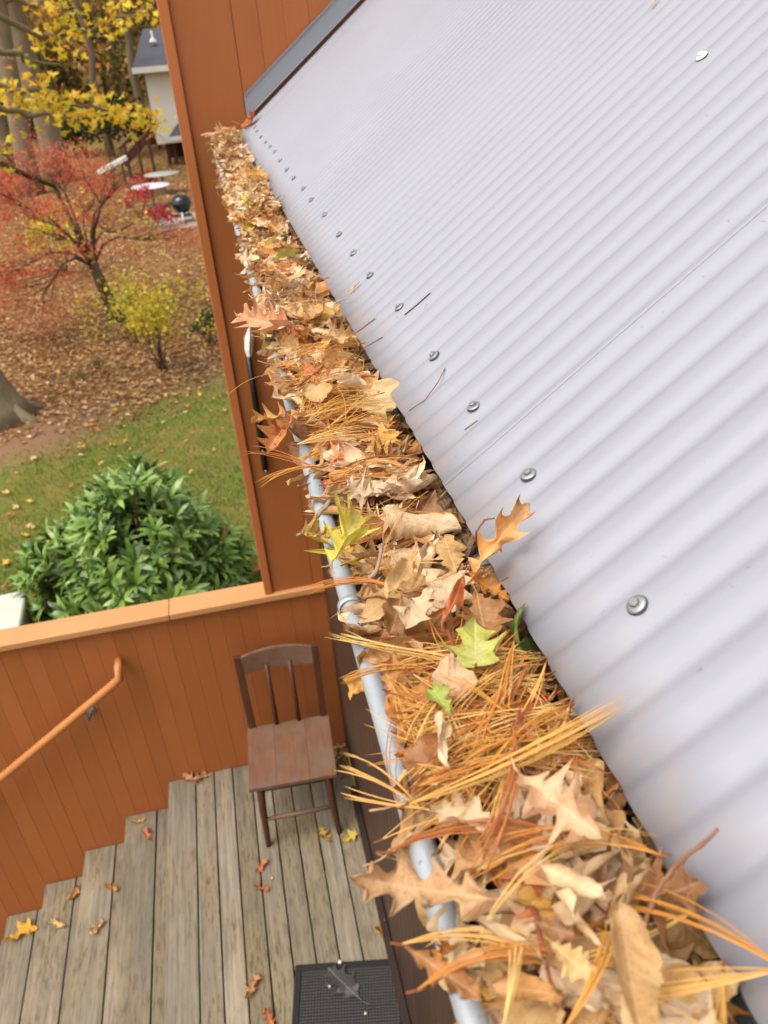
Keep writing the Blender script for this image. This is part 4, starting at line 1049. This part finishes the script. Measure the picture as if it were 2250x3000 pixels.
# ------------------------------------------------------------------ planting helpers
def cloud(mass, P, size, cols, rr, flat=0.0, droop=0.0, shape='kite'):
    "leaf-sized folded kites at points P"
    n = len(P)
    for i in range(n):
        p = P[i]; s = size*rr.uniform(.6, 1.3)
        a = Vector((rr.gauss(0, 1), rr.gauss(0, 1), rr.gauss(0, 1)*(1-flat)-droop)).normalized()
        nn = Vector((rr.gauss(0, 1), rr.gauss(0, 1), rr.gauss(0, 1)+flat*3)); b = a.cross(nn)
        if b.length < 1e-4: continue
        b.normalize(); c = b.cross(a)
        w = s*.42
        V_ = [p, p+a*s*.45+b*w+c*w*.35, p+a*s, p+a*s*.45-b*w+c*w*.35]
        mass.add(V_, [(0, 1, 2), (0, 2, 3)], jitcol(rr.choice(cols), rr, .22))
def blob_points(rr, c, rad, n, hollow=.35):
    out = []
    while len(out) < n:
        v = Vector((rr.uniform(-1, 1), rr.uniform(-1, 1), rr.uniform(-1, 1)))
        if hollow**2 < v.length_squared < 1: out.append(Vector((c[0]+v.x*rad[0], c[1]+v.y*rad[1], c[2]+v.z*rad[2])))
    return out
def grow(mb, p, d, L, r, depth, rr, tips, spread=.6, seg=5, lift=.08, kids=(2, 3), shrink=.68):
    P = [p]; R = [r]; cur = Vector(p); dd_ = Vector(d).normalized()
    for k in range(seg):
        dd_ = (dd_ + Vector((rr.gauss(0, .12), rr.gauss(0, .12), rr.gauss(0, .08)+lift))).normalized(); cur = cur + dd_*(L/seg); P.append(cur.copy()); R.append(r*(1-.5*(k+1)/seg))
    mb.tube(P, R, 6 if depth < 2 else 4, True)
    if depth <= 0: tips.append(cur); tips.append(P[-2]); return
    for k in range(rr.randint(*kids)):
        q = rr.choice(P[2:]) if k else P[-1]
        nd = (dd_ + Vector((rr.gauss(0, spread), rr.gauss(0, spread), rr.gauss(0, spread*.6)))).normalized()
        grow(mb, q, nd, L*shrink*rr.uniform(.8, 1.15), R[-1]*.85, depth-1, rr, tips, spread, max(3, seg-1), lift, kids, shrink)
YEL = [lin(236, 206, 60), lin(242, 218, 84), lin(222, 188, 50), lin(210, 198, 62), lin(238, 184, 66)]
BRN = [lin(192, 146, 82), lin(168, 122, 66), lin(210, 168, 102), lin(152, 112, 62), lin(186, 154, 86)]
OLV = [lin(96, 94, 46), lin(118, 110, 54), lin(76, 78, 40), lin(140, 122, 62)]
REDS = [lin(206, 84, 76), lin(216, 108, 90), lin(196, 82, 68), lin(208, 126, 86), lin(196, 134, 86)]
EVG = [lin(52, 62, 32), lin(66, 74, 38), lin(40, 50, 28)]

# near maple on the left: trunk at the frame edge, yellow branches coming in from above
mt = empty('maple_tree', (-3.75, 11.9, ZG), 'big grey trunk with flared roots and hanging branches of yellow leaves', 'tree')
rr = random.Random(301); B0 = Vector(mt.location)
mb = MB(); path = [(0.22, 0, -.05), (0.16, 0, .25), (0.08, 0, .7), (-.02, 0, 1.4), (-.25, .1, 3.0), (-.5, .3, 5.2), (-.6, .6, 7.2)]
mb.tube(path, [.50, .40, .32, .29, .26, .21, .15], 16)
for a in (-0.5, .5, 1.7, 2.9, 4.2): mb.tube([(.1+.2*math.cos(a), .2*math.sin(a), .42), (.16+.42*math.cos(a), .42*math.sin(a), .12), (.2+.72*math.cos(a), .72*math.sin(a), -.04)], [.12, .11, .05], 8)
mb.obj('trunk', MAT['bark_grey'], mt, True)
limb = MB(); leaves = Mass(); tipsL = []
bspec = [((-.6, .3, 5.0), ony(40, 190, 13.5), ony(200, 235, 14.4), ony(335, 268, 15.0)),
         ((-.5, .3, 4.6), ony(20, 240, 13.0), ony(110, 250, 13.6), ony(185, 255, 14.0)),
         ((-.6, .5, 6.2), ony(90, 70, 14.0), ony(190, 60, 14.6), ony(330, 22, 15.2)),
         ((-.55, .4, 5.6), ony(10, 110, 13.0), ony(70, 130, 13.5), ony(150, 140, 14.0)),
         ((-.6, .6, 6.8), ony(60, 10, 14.0), ony(150, -20, 14.5), ony(260, -40, 15.0)),
         ((-.6, .3, 5.0), ony(-40, 330, 12.4), ony(0, 330, 12.6), ony(30, 345, 12.8)),
         ((-.5, .3, 5.4), ony(-150, 100, 12.0), ony(-260, 120, 11.6), ony(-380, 100, 11.0)),
         ((-.6, .6, 7.0), ony(-120, -160, 13.0), ony(-100, -300, 13.6), ony(-60, -420, 14.0))]
dens = [210, 45, 115, 12, 70, 22, 90, 90]
for (s0, p1, p2, p3), nl in zip(bspec, dens):
    P = [Vector(s0), (p1-B0), (p2-B0), (p3-B0)]
    fine = []
    for i in range(3):
        for k in range(5): fine.append(P[i].lerp(P[i+1], k/5)+Vector((rr.gauss(0, .03), rr.gauss(0, .03), rr.gauss(0, .03))))
    fine.append(P[3]); limb.tube(fine, [.05*(1-i/len(fine))+.006 for i in range(len(fine))], 6)
    pts = []
    for k in range(nl):
        q = fine[min(len(fine)-1, int(5+rr.random()*(len(fine)-5)))]
        tw = q + Vector((rr.gauss(0, .13), rr.gauss(0, .22), rr.gauss(0, .12)))
        pts.append(tw)
        if k % 8 == 0: limb.tube([q, (q+tw)/2+Vector((0, 0, .02)), tw], [.006, .004, .002], 4)
    for p in pts:
        V_, F_, U_ = rr.choice(VARS['maple']); R_ = rand_rot(rr, .9); L = rr.uniform(.10, .165)
        leaves.add((np.array(V_) @ np.array(R_).T)*L + np.array(p), F_, jitcol(rr.choice(YEL), rr, .15), U_)
limb.obj('branches', MAT['bark_grey'], mt, True); o = leaves.obj('crown', MAT['tree_leaf'], mt)

# low dark-trunked maple with red foliage
jm = empty('red_maple_tree', (-2.26, 16.46, ZG), 'small spreading maple with dark trunk and sparse red leaves', 'tree')
rr = random.Random(77); J0 = Vector(jm.location); mb = MB(); tips = []
fork = ony(190, 545, 16.5)-J0
mb.tube([(0.06, 0, -.05), (0.03, 0, .15), tuple(fork*.45+Vector((.03, 0, 0))), tuple(fork)], [.19, .14, .115, .09], 10)
mb.obj('trunk', MAT['bark_dark'], jm, True)
lb = MB()
for tx, ty, ydep in ((30, 590, 15.6), (60, 470, 16.8), (130, 400, 17.2), (230, 420, 16.8), (255, 395, 17.0), (330, 520, 16.2), (20, 430, 15.4), (120, 520, 15.0), (260, 500, 17.6), (90, 640, 15.4), (180, 440, 18)):
    e = ony(tx, ty, ydep)-J0; md_ = fork.lerp(e, .5)+Vector((0, 0, .18))
    lb.tube([fork*.8, fork.lerp(md_, .5), md_, e], [.035, .028, .018, .007], 6)
    for k in range(8): grow(lb, md_.lerp(e, rr.random()), (e-fork)+Vector((rr.gauss(0, .6), rr.gauss(0, .6), rr.gauss(0, .2))), .55, .011, 2, rr, tips, .7, 4, .02)
lb.tube([ony(118, 403, 16.2)-J0, ony(60, 380, 15.6)-J0, ony(0, 352, 15.0)-J0, ony(-80, 330, 14.6)-J0], [.035, .045, .05, .05], 7)
lb.tube([fork*.7, ony(118, 403, 16.2)-J0], [.05, .04], 6)
lb.obj('branches', MAT['bark_dark'], jm, True)
lv = Mass()
for t_ in tips:
    n = rr.randint(9, 17)
    w_ = t_+J0
    if w_.x/w_.y > -.105 and w_.z/w_.y > -.185: continue
    P = [t_+Vector((rr.gauss(0, .15), rr.gauss(0, .15), rr.gauss(0, .07))) for _ in range(n)]
    cloud(lv, P, .045, REDS+([lin(182, 122, 70), lin(168, 104, 58)] if t_.z < 2.0 else []), rr, .5)
# denser red sprays seen at the crown edge
for tx, ty, yd, n in ((30, 592, 15.6, 150), (90, 585, 15.5, 170), (140, 600, 15.3, 90), (225, 385, 17, 110), (240, 410, 16.8, 120), (295, 545, 16.2, 90), (10, 470, 15.4, 120), (100, 440, 16.6, 150), (180, 470, 17, 120), (60, 520, 15.6, 140), (150, 545, 15.4, 110), (205, 395, 17.0, 80)):
    c = ony(tx, ty, yd)-J0; cloud(lv, blob_points(rr, c, (.30, .4, .07), n, 0), .05, REDS if n != 140 else REDS[2:]+BRN[:2], rr, .5)
lv.obj('crown', MAT['tree_leaf'], jm)

# yellow shrub and small plants
def shrub(name, loc, h, w, n, cols, size, label, seed, stems=9, cat='shrub', mstem='bark_dark'):
    r_ = random.Random(seed); e = empty(name, loc, label, cat); mb = MB(); tips = []
    for k in range(stems):
        a = r_.uniform(0, 2*PI); grow(mb, Vector((r_.gauss(0, .04), r_.gauss(0, .04), -.02)), (math.cos(a)*w*.8, math.sin(a)*w*.8, h*r_.uniform(.7, 1.1)), h*r_.uniform(.45, .7), .010, 2, r_, tips, .5, 4, .04)
    mb.obj('stems', MAT[mstem], e, True); lv = Mass(); P = []
    for k in range(n): t_ = r_.choice(tips); P.append(t_+Vector((r_.gauss(0, .10*w/.5), r_.gauss(0, .10*w/.5), r_.gauss(0, .08*h))))
    P = [p if p.z > .02 else Vector((p.x, p.y, .03)) for p in P]
    cloud(lv, P, size, cols, r_, .25); lv.obj('foliage', MAT['tree_leaf'], e); return e
YG = [lin(206, 190, 52), lin(186, 180, 56), lin(222, 196, 70), lin(168, 164, 60), lin(214, 178, 50)]
shrub('yellow_shrub', (-1.22, 13.1, ZG), 1.3, .5, 1500, YG, .065, 'yellow leaved shrub with thin stems on the leaf litter', 5, 12)
shrub('lime_sapling', (-1.75, 14.6, ZG), .9, .28, 130, [lin(150, 170, 70), lin(176, 180, 80)], .07, 'thin lime green sapling beside the dark maple trunk', 8, 4)
shrub('yellow_sapling', (-1.85, 15.4, ZG), 1.9, .25, 110, YG, .075, 'slender sapling with a few yellow leaves under the red maple', 14, 3)
shrub('low_green_plant', (-.42, 14.3, ZG), .5, .34, 330, [lin(74, 92, 44), lin(96, 106, 52), lin(60, 76, 38)], .07, 'low dark green plant beside the edge of the tall wall', 9, 7)
shrub('dull_green_weed', (-2.4, 13.2, ZG), .3, .28, 130, [lin(112, 110, 58), lin(134, 120, 62)], .06, 'low dull green weed in the fallen leaves', 19, 5)
for i, (x, y, w, lab) in enumerate(((-2.15, 27.2, .42, 'bright red bush in front of the white round table'), (-1.42, 24.6, .3, 'small crimson plant beside the kettle grill'), (-2.25, 31.2, .6, 'pinkish red bush behind the white round table'))):
    shrub('red_bush', (x, y, ZG), .55+.2*(i != 1), w, 260, [lin(186, 44, 62), lin(204, 66, 80), lin(160, 40, 50)], .09, lab, 30+i, 7)
shrub('yellow_bush', (-3.72, 21.0, ZG), 1.1, .6, 500, [lin(206, 200, 62), lin(226, 204, 70), lin(188, 184, 60)], .10, 'rounded yellow bush behind the red maple at the frame side', 44, 10)

# rhododendron behind the parapet
rh = empty('rhododendron_bush', (-1.16, 6.35, ZG), 'large rounded evergreen bush with long glossy leaves behind the parapet', 'bush')
rr = random.Random(12); RC = Vector((0, 0, .38)); RX, RY, RZ = .88, .82, 1.06
mb = MB(); whorls = []
for k in range(760):
    while True:
        v = Vector((rr.gauss(0, 1), rr.gauss(0, 1), rr.gauss(0, 1))).normalized()
        if v.z > -.30: break
    lump = 1 + .10*math.sin(v.x*5+1)+.08*math.sin(v.y*6+v.z*4)
    d_ = rr.uniform(.72, 1.08)*lump
    p = RC + Vector((v.x*RX, v.y*RY, v.z*RZ))*d_
    if p.z < .05: continue
    whorls.append((p, (v+Vector((0, 0, .35))).normalized(), d_))
for p, v, d_ in whorls[::3]: mb.tube([(rr.gauss(0, .08), rr.gauss(0, .08), -.02), p*.5+Vector((0, 0, .1)), p], [.014, .010, .005], 5)
mb.obj('stems', MAT['bark_dark'], rh, True)
RG = [lin(106, 136, 56), lin(126, 154, 72), lin(90, 118, 46), lin(70, 96, 40), lin(148, 170, 88), lin(116, 144, 60)]
rgeo = [leaf_geo('lance', random.Random(i), roll=-1.6, arch=-.9, wave=.01, na=2, petiole=.08) for i in range(4)]
rme = [leaf_mesh('leaf', g_, MAT['glossy_leaf']) for g_ in rgeo]
items = []
for p, v, d_ in whorls:
    nleaf = rr.randint(7, 10); u = v.orthogonal().normalized(); w = v.cross(u); a0 = rr.random()*6.28
    for k in range(nleaf):
        a = a0 + k*2*PI/nleaf + rr.uniform(-.2, .2); el = rr.uniform(.25, 1.0)
        ax = (u*math.cos(a)+w*math.sin(a))*math.cos(el) + v*math.sin(el)
        L = rr.uniform(.12, .225); R_ = frame_from(ax, v+Vector((0, 0, .2)))
        c = jitcol(rr.choice(RG), rr, .15)
        if rr.random() < .005: c = lin(190, 130, 84)
        items.append((p+ax*L*.45, R_, L, c, d_*(1.0 if p.y < .35 else .7) + (.3 if p.z > .7 else 0)))
items.sort(key=lambda t: -t[4])
for p, R_, L, c, _ in items[:300]:
    o = link('leaf', rr.choice(rme), rh); o.matrix_local = Matrix.Translation(p) @ R_.to_4x4() @ Matrix.Scale(L, 4); o.color = c
ms = Mass()
for p, R_, L, c, _ in items[300:]:
    V_, F_, U_ = rr.choice(rgeo); ms.add((np.array(V_) @ np.array(R_).T)*L + np.array(p), F_, c, U_)
o = ms.obj('foliage', MAT['glossy_leaf_mass'], rh); o['kind'] = 'stuff'

# pale planter corner left of the bush
pl = empty('planter_box', (-2.12, 5.9, ZG), 'pale concrete planter box beside the evergreen bush', 'planter', None, (0, 0, .05))
MB().cham(-1.3, -.03, -.9, .30, 0, .60, .01).obj('body', MAT['concrete'], pl); MB().cham(-1.34, .0, -.94, .34, .602, .67, .012).obj('rim', MAT['concrete'], pl)

# ------------------------------------------------------------------ far garden things
gr = empty('kettle_grill', (-.80, 25.1, ZG+.10), 'black kettle barbecue grill on legs on the paving', 'grill')
zc = .50
MB().lathe([(.02, -.27), (.16, -.235), (.25, -.13), (.285, 0)], (0, 0, zc), 24).obj('bowl', MAT['black_enamel'], gr, True)
ld = MB().lathe([(.292, .002), (.285, .04), (.25, .14), (.16, .215), (.02, .24), (.001, .24)], (0, 0, zc), 24).obj('lid', MAT['black_enamel'], gr, True)
MB().tube([(-.06, 0, zc+.23), (-.05, 0, zc+.28), (.05, 0, zc+.28), (.06, 0, zc+.23)], .012, 6).obj('lid_handle', MAT['twig_grey'], ld, True)
MB().tube([(-.02, -.15, zc-.20), (-.05, -.27, .0)], .028, 8).obj('leg', MAT['white_paint'], gr, True)
for s in (-1, 1): MB().tube([(s*.12, .10, zc-.22), (s*.26, .22, 0)], .014, 8).obj('leg', MAT['black_metal'], gr, True)
MB().cham(-.24, .24, -.22, .24, .16, .175, .004).obj('shelf', MAT['black_metal'], gr)
def rtable(x, y, r, h, top, label):
    e = empty('round_table', (x, y, ZG), label, 'table'); MB().lathe([(.001, h-.03), (r, h-.03), (r+.01, h-.015), (r, h), (.001, h)], n=28).obj('table_top', MAT[top], e, True)
    MB().tube([(0, 0, .02), (0, 0, h-.031)], .05, 10).obj('column', MAT['tabletop_grey'], e, True)
    for k in range(3): MB().tube([(0, 0, .10), (.38*math.cos(k*2.1+.4), .38*math.sin(k*2.1+.4), .015)], .025, 6).obj('foot', MAT['tabletop_grey'], e, True)
rtable(-1.75, 28.2, .60, .72, 'tabletop', 'round white garden table in front of the grey one')
rtable(-1.46, 30.8, .60, .70, 'tabletop_grey', 'round grey garden table behind the white one')
wb = empty('white_board', (-3.1, 33, ZG), 'white sloping board leaning beside the brown ramp', 'board')
p, q = ony(213, 372, 33), ony(273, 340, 33)
def beam(p, q, w, th, up=Vector((0, 0, 1))):
    d = (q-p).normalized(); s = d.cross(Vector((0, 1, 0))).normalized(); y_ = Vector((0, 1, 0)); V_ = []
    for c in (p, q):
        for a, b in ((-1, -1), (1, -1), (1, 1), (-1, 1)): V_.append(c + s*a*th/2 + y_*b*w/2)
    return V_, [(0, 3, 2, 1), (4, 5, 6, 7), (0, 1, 5, 4), (1, 2, 6, 5), (2, 3, 7, 6), (3, 0, 4, 7)]
part(MB().add(*beam(p, q, .55, .13)), 'board_face', 'white_paint', wb)
for c in (p.lerp(q, .15), p.lerp(q, .8)): part(MB().tube([(c.x, 33.1, ZG), (c.x, 33.1, c.z-.07)], .035, 6), 'support', 'timber_brown', wb)
rp = empty('wooden_ramp', (-2.4, 36, ZG), 'dark brown wooden ramp descending from the white house', 'ramp')
p, q = ony(330, 283, 36.4), ony(268, 350, 36.4)
part(MB().add(*beam(p, q, 1.2, .30)), 'ramp_deck', 'timber_brown', rp)
part(MB().add(*beam(p+Vector((0, -.66, .55)), q+Vector((0, -.66, .55)), .06, .10)), 'guard_rail', 'timber_brown', rp)
for k in (.15, .5, .85):
    c = p.lerp(q, k); part(MB().box(c.x-.06, c.x+.06, 35.72, 35.78, ZG, c.z+.55), 'post', 'timber_brown', rp)

# white house
hs2 = empty('white_house', (1.5, 40, ZG), 'white house with a dark grey roof seen past the tall wall', 'house')
X0, X1, Y0, Y1 = -1.72, 6.5, 38.4, 46.0; ZB_, ZT_ = -3.72, -1.10
part(MB().box(X0, X1, Y0, Y1, ZB_, ZT_), 'wall', 'house_white', hs2)
part(MB().box(X0-.02, X1, Y0-.03, Y0-.003, ZB_-.12, ZB_+.22), 'sill_band', 'white_paint', hs2)
mb = MB(); E0 = Vector((X0-.35, Y0-.55, ZT_+.06)); RZ_ = 1.35
mb.add([(X0-.40, Y0-.6, ZT_+.12), (X1, Y0-.6, ZT_+.12), (X1, Y0+3.6, ZT_+.12+RZ_), (X0+.15, Y0+3.6, ZT_+.12+RZ_), (X0-.40, Y0-.6, ZT_-.02), (X1, Y0-.6, ZT_-.02), (X1, Y1+.4, ZT_-.02), (X0-.4, Y1+.4, ZT_-.02), (X1, Y1+.4, ZT_+.12), (X0-.4, Y1+.4, ZT_+.12)],
       [(0, 1, 2, 3), (3, 2, 8, 9), (0, 3, 9), (4, 7, 6, 5), (0, 9, 7, 4), (4, 5, 1, 0), (7, 9, 8, 6)])
rf = part(mb, 'roof', 'dark_shingle', hs2)
part(MB().box(X0-.42, X1, Y0-.66, Y0-.603, ZT_-.06, ZT_+.15), 'eave_board', 'white_paint', hs2)
vc = ony(330, 85, 40.0)
m = MB().lathe([(.15, -.09), (.13, -.02), (.05, .07), (.035, .10), (.035, .32), (.001, .32)], vc, 14); part(m, 'roof_vent', 'white_paint', hs2, True)
for x in (X0+.35, X0+.62, X0+1.7, 2.5): part(MB().box(x-.08, x+.08, Y0+.2, Y0+.36, ZG, ZB_-.001), 'post', 'timber_brown', hs2)
part(MB().box(X0+.3, X1, Y0+2.5, Y0+2.6, ZG, ZB_-.002), 'crawl_wall', 'dark_wood', hs2)
a_ = ony(372, 285, 38.3); mb = MB()
mb.add([(a_.x-.15, 37.7, a_.z-.10), (X1, 37.7, a_.z-.10), (X1, 38.36, a_.z+.35), (a_.x+.35, 38.36, a_.z+.35), (a_.x-.15, 37.7, a_.z-.2), (X1, 37.7, a_.z-.2), (X1, 38.36, a_.z-.2), (a_.x+.35, 38.36, a_.z-.2)],
       [(0, 1, 2, 3), (4, 7, 6, 5), (0, 4, 5, 1), (0, 3, 7, 4), (1, 5, 6, 2), (3, 2, 6, 7)])
part(mb, 'porch_roof', 'dark_shingle', hs2)
part(MB().box(a_.x-.18, X1, 37.64, 37.697, a_.z-.26, a_.z-.12), 'porch_fascia', 'house_white', hs2)

# tall trees in the back garden, each its own tree
def tall_tree(loc, top, r, cols, label, seed, nleaf=900, size=.16, mbark='bark_grey', low=.45, cw=3.0):
    r_ = random.Random(seed); e = empty('tall_tree', loc, label, 'tree', 'tall trees in the back garden'); L0 = Vector(loc); tp = Vector(top)-L0
    mb = MB(); n = 10; P = [tp*(k/n)+Vector((r_.gauss(0, .06), 0, 0)) for k in range(n+1)]; P[0].z = -.1
    mb.tube(P, [r*1.35 if k == 0 else r*(1-.42*k/n) for k in range(n+1)], 12); mb.obj('trunk', MAT[mbark], e, True)
    lb = MB(); tips = []
    for k in range(11):
        q = P[0].lerp(P[-1], r_.uniform(low, 1)); a = r_.uniform(0, 6.28)
        grow(lb, q, (math.cos(a), math.sin(a), r_.uniform(-.1, .5)), r_.uniform(.7, 1.1)*cw*.6, r*.22, 3, r_, tips, .55, 5, .03)
    lb.obj('branches', MAT[mbark], e, True); lv = Mass(); Pn = []
    for k in range(nleaf): t_ = r_.choice(tips); Pn.append(t_+Vector((r_.gauss(0, .28), r_.gauss(0, .28), r_.gauss(0, .2))))
    cloud(lv, Pn, size, cols, r_, .2); lv.obj('crown', MAT['tree_leaf'], e)
tall_tree((-5.64, 36.5, ZG), (-5.95, 36.5, 8.0), .50, YEL[:3]+BRN, 'leaning grey trunk with brown and yellow leaves, thickest behind the red maple', 401, 1500, .2, low=.6)
tall_tree((-6.47, 34.2, ZG), (-5.2, 34.2, 7.5), .38, YEL+OLV, 'straight grey trunk with yellow green leaves beside the leaning trunk', 402, 1500, .2)
tall_tree((-4.3, 44.0, ZG), (-4.0, 44, 6), .18, BRN, 'slim grey trunk with brown leaves beyond the leaning trunk', 403, 1400, .22)
tall_tree((-8.2, 40.0, ZG), (-8.0, 40, 7), .35, YEL+BRN, 'stout trunk with golden leaves at the side of the yellow bush', 404, 1300, .24)
tall_tree((-2.6, 47.0, ZG), (-2.4, 47, 7), .22, BRN+OLV, 'brown leaved tree behind the wooden ramp', 405, 1500, .24)
tall_tree((-10.5, 48.0, ZG), (-10.2, 48, 9), .35, BRN+YEL[:2], 'tall brown and gold tree far beyond the yellow bush', 406, 1600, .26)
tall_tree((3.0, 50.0, ZG), (3.2, 50, 9), .35, YEL+BRN, 'golden tree rising behind the white house roof', 407, 1600, .26)
for i, (x, y, w, h) in enumerate(((-3.6, 43.0, 1.5, 1.9), (-5.6, 45.5, 1.6, 1.7), (-2.0, 45.0, 1.3, 1.5), (-7.6, 46.0, 1.8, 2.0))):
    shrub('evergreen_bush', (x, y, ZG), h, w*.7, 900, EVG+OLV[:1], .20, ['wide dark evergreen bush left of the wooden ramp', 'dark evergreen bush behind the leaning trunk', 'dark evergreen bush close behind the wooden ramp', 'dark evergreen bush behind the straight trunk'][i], 60+i, 14)

# far wood: one mass
rr = random.Random(909); fw = Mass(); cl = []
for k in range(190):
    y = rr.uniform(52, 78); x = rr.uniform(-34, 22); gz = ZG + max(0, y-52)*.11
    h = rr.uniform(6, 15); cl.append((x, y, gz, h))
    V_ = []; nS = 5; r0 = rr.uniform(.06, .16) if k % 3 else rr.uniform(.12, .24); lx = rr.gauss(0, .03)
    for s in range(2):
        for a in range(nS): V_.append((x+lx*h*s+r0*(1-.6*s)*math.cos(a*2*PI/nS), y+r0*(1-.6*s)*math.sin(a*2*PI/nS), gz-.2+h*s))
    fw.add(V_, [(a, (a+1) % nS, nS+(a+1) % nS, nS+a) for a in range(nS)], jitcol(lin(124, 108, 82), rr))
    pal = rr.choice((BRN, BRN, BRN+OLV, OLV, YEL[:2]+BRN, EVG+OLV))
    for b in range(5):
        cc = (x+rr.gauss(0, 1.2), y+rr.gauss(0, 1.0), gz+h*rr.uniform(.08, .9)); cloud(fw, blob_points(rr, cc, (1.5, 1.5, 1.0), 72, .1), .42, pal, rr)
o = fw.obj('far_wood', MAT['tree_leaf'], None, False); tag(o, 'far autumn woodland behind the gardens', 'woodland', None, 'stuff')

# ------------------------------------------------------------------ fallen leaves on the yard, grass
rr = random.Random(2024); lt = Mass()
def gcol(r): return jitcol(r.choice((lin(174, 134, 86), lin(198, 162, 112), lin(150, 112, 72), lin(214, 184, 138), lin(184, 130, 70), lin(122, 92, 62))), r, .2)
def litter(n, xr, yr, size, keep):
    for i in range(n):
        y = rr.uniform(*yr); x = rr.uniform(*xr)*y/14.0
        if not keep(x, y, rr): continue
        s = size*rr.uniform(.6, 1.3); a = rr.uniform(0, 6.28); c, s_ = math.cos(a)*s, math.sin(a)*s; z = gh(x, y)+rr.uniform(.012, .03)
        k = rr.uniform(.1, .5)*s
        lt.add([(x-c*.5, y-s_*.5, z), (x+s_*.32, y-c*.32, z+k), (x+c*.5, y+s_*.5, z+k*.4), (x-s_*.32, y+c*.32, z+k*.8*rr.random())], [(0, 1, 2), (0, 2, 3)], gcol(rr))
def lk_(x, y, r):
    e = 13.6 + .75*x + .6*math.sin(x*1.3) ; return r.random() < max(.04 if y > 11 else .010, min(1.0, (y-e+1.0)/1.6))
litter(15000, (-4.6, .3), (9.5, 19), .085, lk_)
litter(9000, (-4.6, .3), (19, 34), .11, lambda x, y, r: True)
litter(3000, (-4.0, .3), (34, 52), .16, lambda x, y, r: True)
o = lt.obj('leaf_litter', MAT['tree_leaf'], None, False); tag(o, 'carpet of fallen brown and orange leaves under the trees', 'leaves', None, 'stuff')
fl = [leaf_mesh('lawn_leaf', leaf_geo(k, random.Random(i), r_, a_, .05, 3, .2), MAT['dry_leaf']) for i, (k, r_, a_) in enumerate((('maple', 1.5, .8), ('maple', -1.5, 1.2), ('ellipse', 3, .8), ('oak', 1.5, 1)))]
LC = [(lin(226, 190, 66), 'yellow'), (lin(224, 184, 120), 'pale tan'), (lin(206, 128, 62), 'orange'), (lin(170, 118, 70), 'brown')]
for i in range(95):
    y = rr.uniform(6.8, 13.0); x = rr.uniform(-.40, -.005)*y
    o = link('lawn_leaf', rr.choice(fl)); L = rr.uniform(.06, .12)
    o.matrix_world = Matrix.Translation((x, y, gh(x, y)+.045)) @ Matrix.Rotation(rr.uniform(0, 6.28), 4, 'Z') @ Matrix.Rotation(rr.gauss(0, .25), 4, 'X') @ Matrix.Scale(L, 4)
    c, nme = LC[rr.choices((0, 1, 2, 3), (4, 4, 2, 2))[0]]; o.color = jitcol(c, rr, .1); tag(o, '%s fallen leaf lying on the lawn' % nme, 'leaf', '%s leaves scattered on the lawn' % nme)
N = 46000; gxs = NP.uniform(-.42, .06, N); gys = NP.uniform(5.0, 13.2, N); GX = gxs*gys
keepm = (gys + .6*np.sin(GX*1.3) - .75*GX < 12.7 + NP.normal(0, .5, N)); GX = GX[keepm]; GY = gys[keepm]; n = len(GX)
hgt = NP.uniform(.025, .06, n); ang = NP.uniform(0, 2*PI, n); lean = NP.normal(0, .5, (n, 2)); wd = .0045
gz = np.array([gh(a, b) for a, b in zip(GX, GY)])
VV = np.zeros((n, 3, 3), np.float32)
VV[:, 0] = np.stack([GX-np.cos(ang)*wd, GY-np.sin(ang)*wd, gz-.003], 1); VV[:, 1] = np.stack([GX+np.cos(ang)*wd, GY+np.sin(ang)*wd, gz-.003], 1)
VV[:, 2] = np.stack([GX+lean[:, 0]*hgt, GY+lean[:, 1]*hgt, gz+hgt], 1)
gc = np.array([lin(88, 100, 38), lin(106, 112, 50), lin(132, 126, 66), lin(76, 88, 34), lin(156, 132, 82)], np.float32)
patch = (np.sin(GX*2.1+GY*.9)+np.sin(GX*.8-GY*2.3) > .45)
ci = np.where(patch & (NP.rand(n) < .7), 4, NP.randint(0, 4, n))
gm = Mass(); gm.V = [VV.reshape(-1, 3)]; gm.F = [(3*i, 3*i+1, 3*i+2) for i in range(n)]; gm.C = [np.repeat(gc[ci], 3, 0)]; gm.U = [np.zeros((3*n, 2), np.float32)]
o = gm.obj('grass', MAT['tree_leaf'], None, False); tag(o, 'short green lawn grass beyond the parapet', 'grass', None, 'stuff')
